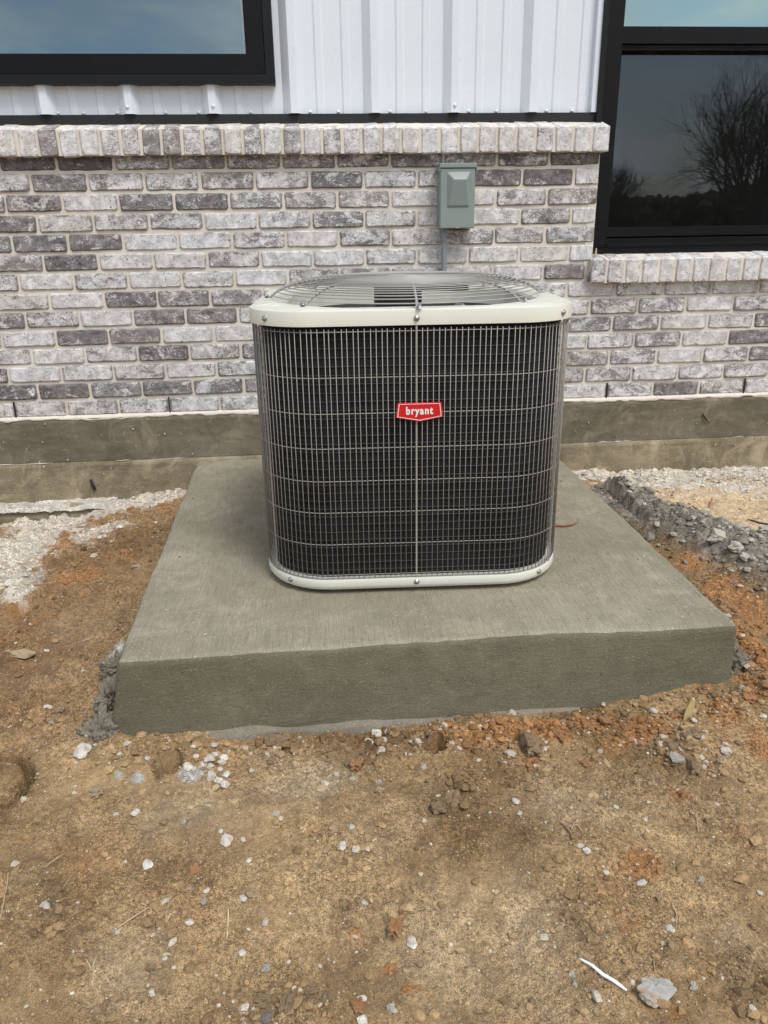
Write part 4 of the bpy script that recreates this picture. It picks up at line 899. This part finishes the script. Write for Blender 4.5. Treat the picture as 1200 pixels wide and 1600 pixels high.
q = MB(); q.box(2.31, 2.345, .128, .134, 1.5895, 1.594); q.obj('sticker', M['strip'], wB)
q = MB(); q.tube([(2.1405, .0535, .818), (2.156, .0535, .8285), (2.20, .0535, .829)], .0008, 5); q.obj('sill_end', M['trimgrey'], wB)
q = MB(); q.tube([(2.142, .005, .782), (2.1415, .004, .795), (2.1425, .003, .812)], [.0045, .0042, .002], 7); tag(q.obj('foam_stub', M['wood']), 'small cream stub poking up on the brick sill beside the right window', 'stub')
# rooms behind the panes
q = MB(); q.box(-2.1, 5.0, .21, 4., .2, 3.05); tag(q.obj('room', M['dark']), 'dark inside of the house', kind='structure')
me = bpy.data.objects['room'].data

# ---------------------------------------------------------------- disconnect box and conduit
bx = empty('disconnect_box', (1.566, -.002, .895)); tag(bx, 'grey green electrical disconnect box on the brick wall', 'electrical box')
def bobj(q, n, m, sm=False): return q.obj(n, M[m], bx, sm)
q = MB(); q.box(-.066, .066, -.068, 0, .002, .216); bobj(q, 'enclosure', 'green')
q = MB(); q.box(-.070, .069, -.082, -.004, .2095, .2255, .002); q.box(-.070, -.0672, -.080, -.02, .199, .2095); q.box(.0665, .069, -.080, -.02, .195, .2095); bobj(q, 'cap', 'green')
q = MB(); q.box(-.0665, .064, -.078, -.0685, .0, .2085, .0025); bobj(q, 'cover', 'green')
O = [(-.0425, .073), (.0445, .073), (.0445, .196), (-.0425, .196)]; I = [(-.036, .079), (.038, .079), (.029, .170), (-.020, .170)]
q = MB(); q.add([(x, -.0779, z) for x, z in O]+[(x, -.098 if z > .1 else -.083, z) for x, z in I], [(4, 5, 6, 7), (0, 1, 5, 4), (1, 2, 6, 5), (2, 3, 7, 6), (3, 0, 4, 7)])
o = bobj(q, 'raised_panel', 'green'); md = o.modifiers.new('b', 'BEVEL'); md.width = .004; md.segments = 3; md.limit_method = 'NONE'
q = MB(); q.box(-.008, .008, -.081, -.074, .000, .0045); bobj(q, 'latch', 'steel')
q = MB(); q.tube([(1.5235, -.034, .897), (1.5235, -.034, .6), (1.5235, -.034, .02)], .0108, 14); q.tube([(1.5235, -.034, .899), (1.5235, -.034, .885)], .0135, 14); tag(q.obj('conduit', M['pvc'], None, True), 'grey plastic conduit dropping from the electrical box behind the unit', 'conduit')

# ---------------------------------------------------------------- air conditioner
AX, AY, AR = 1.268, -.932, rad(-2.4)
ac = empty('air_conditioner', (AX, AY, 0), AR); ac.scale = (.992, .992, 1); tag(ac, 'cream outdoor air conditioner with wire sides and a round fan grille on top', 'air conditioner')
def rrect(W, r, n=10, D=None):
    D = D or W; p = []
    for cx, cy, a0 in ((W/2-r, -D/2+r, -90), (W/2-r, D/2-r, 0), (-W/2+r, D/2-r, 90), (-W/2+r, -D/2+r, 180)):
        for k in range(n+1): a = rad(a0+90*k/n); p.append((cx+r*math.cos(a), cy+r*math.sin(a)))
    return p
def loft(q, rings, close_top=False, close_bottom=False):
    n = len(rings[0]); V = [p for r in rings for p in r]; F = []
    for i in range(len(rings)-1):
        for k in range(n): l = (k+1) % n; F.append((i*n+k, i*n+l, (i+1)*n+l, (i+1)*n+k))
    if close_bottom: F.append(tuple(range(n-1, -1, -1)))
    if close_top: F.append(tuple((len(rings)-1)*n+k for k in range(n)))
    q.add(V, F)
def ringz(W, r, z, n=10): return [(x, y, z) for x, y in rrect(W, r, n)]
ZB, ZT = .021, .727
q = MB(); loft(q, [ringz(.80, .178, .014), ringz(.806, .182, ZB), ringz(.811, .184, ZB+.0005), ringz(.812, .1845, ZB+.0015), ringz(.812, .1845, .0415), ringz(.8105, .184, .043), ringz(.79, .173, .0432), ringz(.77, .165, .042)], True, True); q.obj('base_pan', M['cream'], ac, True)
for x, y in ((-.27, -.27), (.27, -.27), (-.27, .27), (.27, .27)): q = MB(); q.tube([(x, y, .001), (x, y, .02)], .03, 12); q.obj('foot', M['dark'], ac)
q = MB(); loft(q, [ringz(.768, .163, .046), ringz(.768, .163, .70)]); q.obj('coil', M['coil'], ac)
tm = MB(); tm.tube([(x, y, 0) for x, y in rrect(.769, .1635, 8)], .0026, 5, True); tme = tm.mesh('coil_tube', True); tme.materials.append(M['tube'])
coilo = [o for o in bpy.data.objects if o.name == 'coil'][0]
for k in range(30):
    o = bpy.data.objects.new('coil_tube', tme); COL.objects.link(o); o.parent = coilo; o.location = (0, 0, .062+.0213*k)
# wire guard
GW, GR = .8045, .181
path = [Vector((x, y, 0)) for x, y in rrect(GW, GR, 24)]
seg = [(path[i], path[(i+1) % len(path)]) for i in range(len(path))]; tot = sum((b-a).length for a, b in seg)
def at(s):
    s %= tot
    for a, b in seg:
        L = (b-a).length
        if s <= L: return a.lerp(b, s/L)
        s -= L
    return a
straps = []
# straps: centre of the front and the four corners
s_front = None
L0 = 0
for a, b in seg:
    if abs(a.y+GW/2) < 1e-4 and abs(b.y+GW/2) < 1e-4 and a.x < 0 < b.x: s_front = L0+(-a.x)
    L0 += (b-a).length
corner = (GW-2*GR)/2+GR*math.pi/2*.62
for ds in (0, corner, -corner, tot/4, -tot/4, tot/2, tot/2+corner, tot/2-corner):
    p = at(s_front+ds); t = (at(s_front+ds+.002)-at(s_front+ds-.002)).normalized(); n_ = Vector((t.y, -t.x, 0))
    w = .0021; a = p-t*w; b = p+t*w; c = b+n_*.003; d = a+n_*.003
    V = [(v_.x, v_.y, z) for z in (.040, .705) for v_ in (a, b, c, d)]; straps.append(V); MB().add(V, [(0, 1, 5, 4), (1, 2, 6, 5), (2, 3, 7, 6), (3, 0, 4, 7)])
gb = MB(); gb.tube([(x, y, .0475) for x, y in rrect(GW, GR, 16)], .0016, 5, True); go = gb.obj('wire_guard', M['wire'], ac, True)
for V in straps: q = MB(); q.add(V, [(0, 1, 5, 4), (1, 2, 6, 5), (2, 3, 7, 6), (3, 0, 4, 7)]); q.obj('strap', M['wire'], go)
rm = MB(); rm.tube([(x, y, 0) for x, y in rrect(GW, GR, 16)], .00115, 5, True); rme = rm.mesh('ring_wire', True); rme.materials.append(M['wire'])
for z in (.678, .571, .484, .397, .3125, .229, .142, .056):
    o = bpy.data.objects.new('ring_wire', rme); COL.objects.link(o); o.parent = go; o.location = (0, 0, z)
vm = MB(); vm.tube([(0, 0, .049), (0, 0, .6845)], .00108, 6); vme = vm.mesh('vertical_wire', True); vme.materials.append(M['wire'])
nw = int(tot/.0137)
for k in range(nw):
    s_ = s_front+tot*(k)/nw
    if k == 0: continue
    p = at(s_); t = (at(s_+.002)-at(s_-.002)).normalized(); n_ = Vector((t.y, -t.x, 0))
    o = bpy.data.objects.new('vertical_wire', vme); COL.objects.link(o); o.parent = go; o.location = (p.x+n_.x*.002+random.uniform(-.0003, .0003), p.y+n_.y*.002, random.uniform(-.0008, .0008)); o.rotation_euler = (random.uniform(-.001, .001), random.uniform(-.0022, .0022), 0)
# lid with skirt, shoulder and round opening
CXg, CYg, RG = .002, -.020, .374
def circ(r, z, n=44, ph=-math.pi/2-math.pi/4*0):
    return None
N = 44; lr = lambda W, r, z: [(x, y, z) for x, y in rrect(W, r, 10)]
def angmatch(r, z):   # circle sampled at the angles of the rounded square points
    return [(CXg+r*math.cos(math.atan2(y, x)), CYg+r*math.sin(math.atan2(y, x)), z) for x, y in rrect(.8, .19, 10)]
q = MB(); loft(q, [lr(.811, .164, .6925), lr(.8135, .166, .6915), lr(.8135, .166, ZT-.0035), lr(.8115, .165, ZT-.001), lr(.807, .163, ZT), angmatch(RG+.010, ZT+.0004), angmatch(RG+.004, ZT+.0015), angmatch(RG-.002, ZT+.001), angmatch(RG-.008, ZT-.005), angmatch(RG-.014, ZT-.05)])
q.obj('lid', M['cream'], ac, True)
q = MB(); loft(q, [angmatch(RG-.014, ZT-.0495), angmatch(RG-.012, ZT-.13), angmatch(RG-.03, ZT-.2)]); q.obj('shroud', M['shroud'], ac, True)
q = MB(); loft(q, [lr(.785, .158, .71), lr(.785, .158, .694), lr(.811, .164, .694)]); q.obj('lid_flange', M['dark'], ac)
q = MB()
for a in (35, 145, 215, 325):   # pressed stiffening beads running out from the opening
    for d in (-.02, .02):
        c, s_ = math.cos(rad(a)), math.sin(rad(a)); r0, r1 = RG+.022, .46
        pts = [(r0*c-d*s_, r0*s_+d*c, ZT+.0005), ((r0+r1)/2*c-d*s_, (r0+r1)/2*s_+d*c, ZT+.0012), (r1*c-d*s_, r1*s_+d*c, ZT+.0003)]; q.tube(pts, [.0006, .0022, .0006], 6)
q.obj('beads', M['cream'], ac, True)
sc_ = screw(0, 0, 0, .0055).mesh('screw', True); sc_.materials.append(M['steel'])
def side_screw(x, y, z, rz):
    o = bpy.data.objects.new('screw', sc_); COL.objects.link(o); o.parent = ac; o.location = (x, y, z); o.rotation_euler = (0, 0, rz)
side_screw(.0, -.4070, .707, 0); side_screw(.0, -.4062, .032, 0)
pl = 1; plb = 2
for P2, z, f in ((pl, .708, .5), (plb, .032, .42)):
    for sg in (-1, 1):
        r_ = .166 if P2 == 1 else .1845; W_ = .8135 if P2 == 1 else .812; a = rad(90*f); x = sg*(W_/2-r_+r_*math.sin(a)); y = -(W_/2-r_+r_*math.cos(a)); side_screw(x, y, z, sg*a)
# fan grille
fg = MB()
prof = [(.376, .731), (.368, .737), (.352, .748), (.325, .759), (.295, .7675), (.26, .773), (.22, .776), (.17, .778), (.12, .779), (.06, .7795)]
pz = lambda r: float(np.interp(r, [p[0] for p in prof[::-1]], [p[1] for p in prof[::-1]]))
fg.tube([(CXg+.058*math.cos(a), CYg+.058*math.sin(a), .7775) for a in np.linspace(0, 2*math.pi, 25)[:-1]], .003, 6, True)
fgo = fg.obj('fan_guard', M['wiretop'], ac, True)
k = 0; r = .369
while r > .062:
    t_ = MB(); z = pz(r)+.0022; n = 72; t_.tube([(CXg+r*math.cos(a), CYg+r*math.sin(a), z) for a in np.linspace(0, 2*math.pi, n+1)[:-1]], .0015 if r > .2 else .0012, 5, True)
    t_.obj('ring_wire', M['wiretop'], fgo, True); r -= .0128 if r > .21 else .0092; k += 1
for i in range(8):
    a = rad(-90+45*i); t_ = MB(); pts = [(.392, .7295), (.384, .7300)]+prof
    t_.tube([(CXg+r_*math.cos(a), CYg+r_*math.sin(a), z_-.0010) for r_, z_ in pts], .0032, 7)
    t_.obj('spoke_wire', M['wiretop'], fgo, True)
    o = bpy.data.objects.new('screw', sc_); COL.objects.link(o); o.parent = ac; o.location = (CXg+.389*math.cos(a+.012), CYg+.389*math.sin(a+.012), .7325); o.rotation_euler = (rad(-90), 0, 0)
# centre plate on the grille
q = MB(); loft(q, [[(CXg+r_*math.cos(a), CYg+r_*math.sin(a), z_) for a in np.linspace(0, 2*math.pi, 33)[:-1]] for r_, z_ in ((.062, .7762), (.085, .7768), (.086, .7788), (.01, .7795))], True); q.obj('motor_plate', M['wiretop'], ac, True)
# motor, hub, blades
q = MB(); loft(q, [[(CXg-.022+r_*math.cos(a), CYg+r_*math.sin(a), z_) for a in np.linspace(0, 2*math.pi, 29)[:-1]] for r_, z_ in ((.02, .772), (.060, .768), (.067, .755), (.067, .615), (.055, .60), (.03, .595))], True, True); q.obj('motor', M['motor'], ac, True)
fan = MB(); fan.tube([(0, 0, .56), (0, 0, .60)], .045, 20); fo_ = fan.obj('fan_hub', M['blade'], ac, True); fo_.location = (CXg-.01, CYg, 0)
def blade():
    n = 8; V = []; F = []
    for i in range(n+1):
        r_ = .04+.295*i/n; hw = .05+.085*(i/n)**.8; tw = rad(34-14*i/n); sweep = .05*(i/n)**2
        for j in range(5):
            u_ = (j/4-.5)*2*hw; x = r_; y = u_*math.cos(tw)+sweep; z = .59+u_*math.sin(tw)+.012*(1-(j/2-1)**2); V.append((x, y, z))
    for i in range(n):
        for j in range(4): a = i*5+j; F.append((a, a+1, a+6, a+5))
    q_ = MB(); q_.add(V, F); V2 = [(x, y, z-.002) for x, y, z in V]; q_.add(V2, [f[::-1] for f in F]); return q_
bme = blade().mesh('fan_blade', True); bme.materials.append(M['blade'])
for i in range(4):
    o = bpy.data.objects.new('fan_blade', bme); COL.objects.link(o); o.parent = fo_; o.rotation_euler = (0, 0, rad(28+90*i))
# junction block and arm seen through the grille
q = MB(); q.add([(.03, .06, .755), (.17, .02, .752), (.185, .035, .748), (.19, .05, .735), (.15, .06, .735), (.03, .09, .735)], [(0, 1, 2, 3, 4, 5)]); q.add([(.03, .06, .75), (.17, .02, .747), (.185, .035, .743), (.19, .05, .73), (.15, .06, .73), (.03, .09, .73)], [(5, 4, 3, 2, 1, 0)]); q.obj('motor_lead_cover', M['motor'], ac)
q = MB(); q.add([(.075, -.325, .700), (.15, -.30, .698), (.125, -.30, .728), (.105, -.31, .730)], [(0, 1, 2, 3)]); q.add([(.075, -.32, .700), (.15, -.295, .698), (.125, -.295, .728), (.105, -.305, .730)], [(3, 2, 1, 0)]); q.obj('bracket', M['steel'], ac)
# badge
bd = MB(); pts = [(-.0535, .0195), (.0545, .0195), (.0585, -.0165), (.001, -.0275), (-.0575, -.0165)]
V = [(x, 0, z) for x, z in pts]+[(x*.985, -.0035, z*.96) for x, z in pts]; bd.add(V, [(9, 8, 7, 6, 5)[::-1]]+[(i, (i+1) % 5, 5+(i+1) % 5, 5+i) for i in range(5)])
bo = bd.obj('badge', M['red'], ac); bo.location = (.006, -.4078, .4895)
V = [(x*.93, -.0040, z*.88) for x, z in pts]+[(x*.90, -.0040, z*.82) for x, z in pts]+[(x*.93, -.0036, z*.88) for x, z in pts]
q = MB(); q.add(V, [(i, (i+1) % 5, 5+(i+1) % 5, 5+i) for i in range(5)]+[(10+i, 10+(i+1) % 5, (i+1) % 5, i) for i in range(5)]); q.obj('badge_border', M['badgewhite'], bo)
cu = bpy.data.curves.new('lettering', 'FONT'); cu.body = 'bryant'; cu.size = .0255; cu.align_x = 'CENTER'; cu.align_y = 'CENTER'; cu.extrude = .0004; cu.offset = .0009; cu.space_character = 1.22
to = bpy.data.objects.new('lettering_curve', cu); COL.objects.link(to); bpy.context.view_layer.update()
tme_ = bpy.data.meshes.new_from_object(to.evaluated_get(bpy.context.evaluated_depsgraph_get())); bpy.data.objects.remove(to); tme_.name = 'lettering'; tme_.materials.clear()
lt = link('lettering', tme_, M['badgewhite'], bo); lt.rotation_euler = (rad(90), 0, 0); lt.scale = (.82, 1, 1); lt.location = (0, -.0045, -.0005)

# ---------------------------------------------------------------- small debris
def lay(pts, lift=.003):
    out = []
    for i, p in enumerate(pts):
        z = float(ground_h(np.array([p[0]]), np.array([p[1]]))[0]); out.append((p[0], p[1], z+lift+.001*random.random()))
    return out
def line_thing(name, pts, r, mat, label, cat, lift=.003):
    q = MB(); P = lay(pts, lift); m_ = [P[0]]
    for a, b in zip(P, P[1:]): m_ += [tuple(a[i]*.5+b[i]*.5+(.0012 if i < 2 else .001)*random.uniform(-1, 1) for i in range(3)), b]
    q.tube(m_, [r*.6]+[r]*(len(m_)-2)+[r*.5], 5); return tag(q.obj(name, M[mat], None, True), label, cat)
# flat white strip
P = lay([(1.403, -2.259), (1.416, -2.275), (1.427, -2.293), (1.439, -2.309), (1.455, -2.322)], .006); q = MB(); V = []
for i, (x, y, z) in enumerate(P): w = (.0006, .0013, .0017, .0016, .0007)[i]; V += [(x-w, y-w, z), (x+w, y+w, z+.0012), (x+w, y+w, z-.001), (x-w, y-w, z-.0022)]
q.add(V, [(4*i+a, 4*i+b, 4*i+4+b, 4*i+4+a) for i in range(4) for a, b in ((0, 1), (1, 2), (2, 3), (3, 0))]+[(3, 2, 1, 0), (16, 17, 18, 19)]); tag(q.obj('plastic_strip', M['strip']), 'curved white plastic strip on the dirt at lower right', 'strip')
line_thing('straw', [(.41, -1.995), (.427, -2.059), (.44, -2.125)], .0012, 'straw', 'long pale grass stalk at the left edge', 'straw')
line_thing('straw', [(.491, -1.946), (.473, -1.989)], .0010, 'straw', 'short pale stalk near the left edge, upper of two', 'straw')
line_thing('straw', [(.527, -2.004), (.52, -2.045)], .0009, 'straw', 'short tan stalk near the left edge, lower of two', 'straw')
line_thing('straw', [(.819, -2.1), (.82, -2.123), (.821, -2.155)], .0016, 'straw', 'stub of dry stalk standing in line with the round grey pebble', 'straw')
line_thing('straw', [(1.526, -2.257), (1.51, -2.299)], .0008, 'straw', 'thin straw running into the big lumpy rock', 'straw')
line_thing('twig', [(1.428, -2.185), (1.449, -2.221)], .0009, 'twig', 'thin dark twig above the white plastic strip', 'twig')
line_thing('twig', [(.682, -2.094), (.632, -2.131)], .0010, 'straw', 'slanting tan twig in the left foreground', 'twig')
line_thing('twig', [(1.457, -1.973), (1.465, -2.0), (1.462, -2.026)], .0013, 'twig', 'crooked brown twig left of the orange patch', 'twig')
line_thing('root', [(1.472, -1.994), (1.478, -1.987), (1.486, -1.99), (1.490, -2.007)], .0012, 'straw', 'pale hooked root beside the crooked twig', 'root')
line_thing('straw', [(1.73, -1.981), (1.709, -2.034)], .0010, 'straw', 'upright straw above the smooth grey pebble at right', 'straw')
line_thing('straw', [(1.065, -2.021), (1.083, -2.033)], .0010, 'straw', 'tiny straw bit in the upper middle of the bare dirt', 'straw')
line_thing('straw', [(1.554, -2.361), (1.556, -2.392)], .0009, 'straw', 'straw at the bottom edge under the big lumpy rock', 'straw')
line_thing('straw', [(1.107, -1.67), (1.09, -1.72), (1.078, -1.773)], .0010, 'straw', 'long straw below the four white stones', 'straw')
line_thing('straw', [(1.593, -2.176), (1.592, -2.196), (1.584, -2.215)], .0009, 'straw', 'bent straw with a white crumb at right', 'straw')
line_thing('straw', [(.615, -2.186), (.614, -2.21), (.60, -2.19)], .0011, 'straw', 'folded pale straw near the lower left', 'straw')
line_thing('stick', [(2.5, -.487), (2.47, -.535), (2.444, -.575)], .004, 'rust', 'short brown stick on the sandy ground right of the slab', 'stick', .004)
line_thing('twig', [(2.395, -.509), (2.385, -.58), (2.371, -.664)], .0018, 'twig', 'thin curved twig next to the short brown stick', 'twig')
line_thing('wire', [(2.445, -.831), (2.48, -.852), (2.53, -.885), (2.6, -.91)], .0035, 'blackm', 'black wire end at the right edge beyond the clay heap', 'wire', .03)
q = MB(); q.tube([(1.72, -.916, .004), (1.745, -.921, .0045), (1.775, -.930, .005), (1.80, -.925, .0055), (1.826, -.912, .008)], [.004, .0038, .0036, .003, .0014], 6); tag(q.obj('stick', M['rust'], None, True), 'reddish curved stick lying on the slab right of the unit', 'stick')
# wood sliver stuck in the dirt
z = float(ground_h(np.array([1.845]), np.array([-1.70]))[0]); q = MB(); zz = z-.01
V = []
for h_, w, dx in ((0, .009, 0), (.02, .0105, .001), (.04, .0085, .003), (.055, .006, .006), (.066, .003, .009)):
    V += [(1.842-w+dx, -1.70, zz+h_), (1.842+w*.8+dx, -1.703, zz+h_), (1.842+w+dx, -1.696, zz+h_), (1.842-w*.7+dx, -1.692, zz+h_)]
q.add(V, [(4*i+a, 4*i+b, 4*i+4+b, 4*i+4+a) for i in range(4) for a, b in ((0, 1), (1, 2), (2, 3), (3, 0))]+[(16, 17, 18, 19)]); tag(q.obj('wood_sliver', M['wood']), 'pointed yellow wood sliver standing in the dirt against the slab', 'wood sliver')

# ---------------------------------------------------------------- the yard behind the camera (seen mirrored in the panes)
def grow(q, p, d, L, r, lev, mx):
    pts = [p]; dd = d.copy(); n = 3
    for i in range(n): dd = (dd+Vector((random.uniform(-1, 1), random.uniform(-1, 1), random.uniform(-.3, .7)))*.13).normalized(); pts.append(pts[-1]+dd*L/n)
    q.tube(pts, [r*(1-.35*i/n) for i in range(n+1)], 5 if lev < 2 else 3, caps=False)
    if lev >= mx: return
    for k in range(3):
        t = random.uniform(.35, 1.); b = pts[min(n, int(t*n)+0)]; a = random.uniform(0, 6.28); sp = random.uniform(.35, .75)
        side = dd.cross(Vector((math.cos(a), math.sin(a), .3))).normalized(); nd = (dd*(1-sp*.4)+side*sp+Vector((0, 0, .12))).normalized()
        grow(q, b, nd, L*random.uniform(.62, .82), r*.55, lev+1, mx)
def tree(x, y, h, label, mx=5, seed=1, ns=13):
    random.seed(seed); t = empty('bare_tree', (x, y, -.25)); tag(t, label, 'tree', 'bare trees mirrored in the window')
    q = MB(); q.tube([(0, 0, 0), (.03, 0, h*.05), (0, .03, h*.09)], [h*.03, h*.027, h*.022], 8); q.obj('trunk', M['bark'], t, True)
    c = MB()
    for k in range(ns):
        a = k*2.4+random.uniform(-.3, .3); sp = .25+.55*(k/ns); grow(c, Vector((0, .0, h*.08)), Vector((math.cos(a)*sp, math.sin(a)*sp, 1)).normalized(), h*random.uniform(.26, .34), h*.0065, 0, mx)
    c.obj('crown', M['bark'], t)
tree(11.5, -15., 7.2, 'wide bare tree mirrored in the lower pane of the right window', 5, 5)
tree(16., -38., 7., 'small distant bare tree mirrored at the left of the lower pane', 4, 9)
random.seed(21)
n = 9000; X = rng.uniform(-70, 110, n); Y = rng.uniform(-75, -62, n); Hh = 3.6+1.8*vn(X*.06, X*0, 3)+.9*vn(X*.3, X*0, 4)+np.clip((X-20)/40, 0, 1)*2.; Zc = rng.uniform(0, 1, n)*Hh-.3
V0, F0 = ico(0); s = rng.uniform(.25, .8, n); W_ = V0[None]*s[:, None, None]*(1+.4*rng.uniform(-1, 1, (n, 12, 1)))+np.stack([X, Y, Zc], -1)[:, None]
tl = mesh_np('treeline', W_.reshape(-1, 3), (F0[None]+12*np.arange(n)[:, None, None]).reshape(-1, 3)); o = link('treeline', tl, None)
m = Mat('far woods', .95, 0, .1); v = m.co(); m.col(m.mix(m.noise(v, .4, 4), (.06, .065, .035), (.12, .11, .07))); tl.materials.append(m.m)
tag(o, 'distant brushy woods mirrored low in the right window', 'woods', kind='stuff')
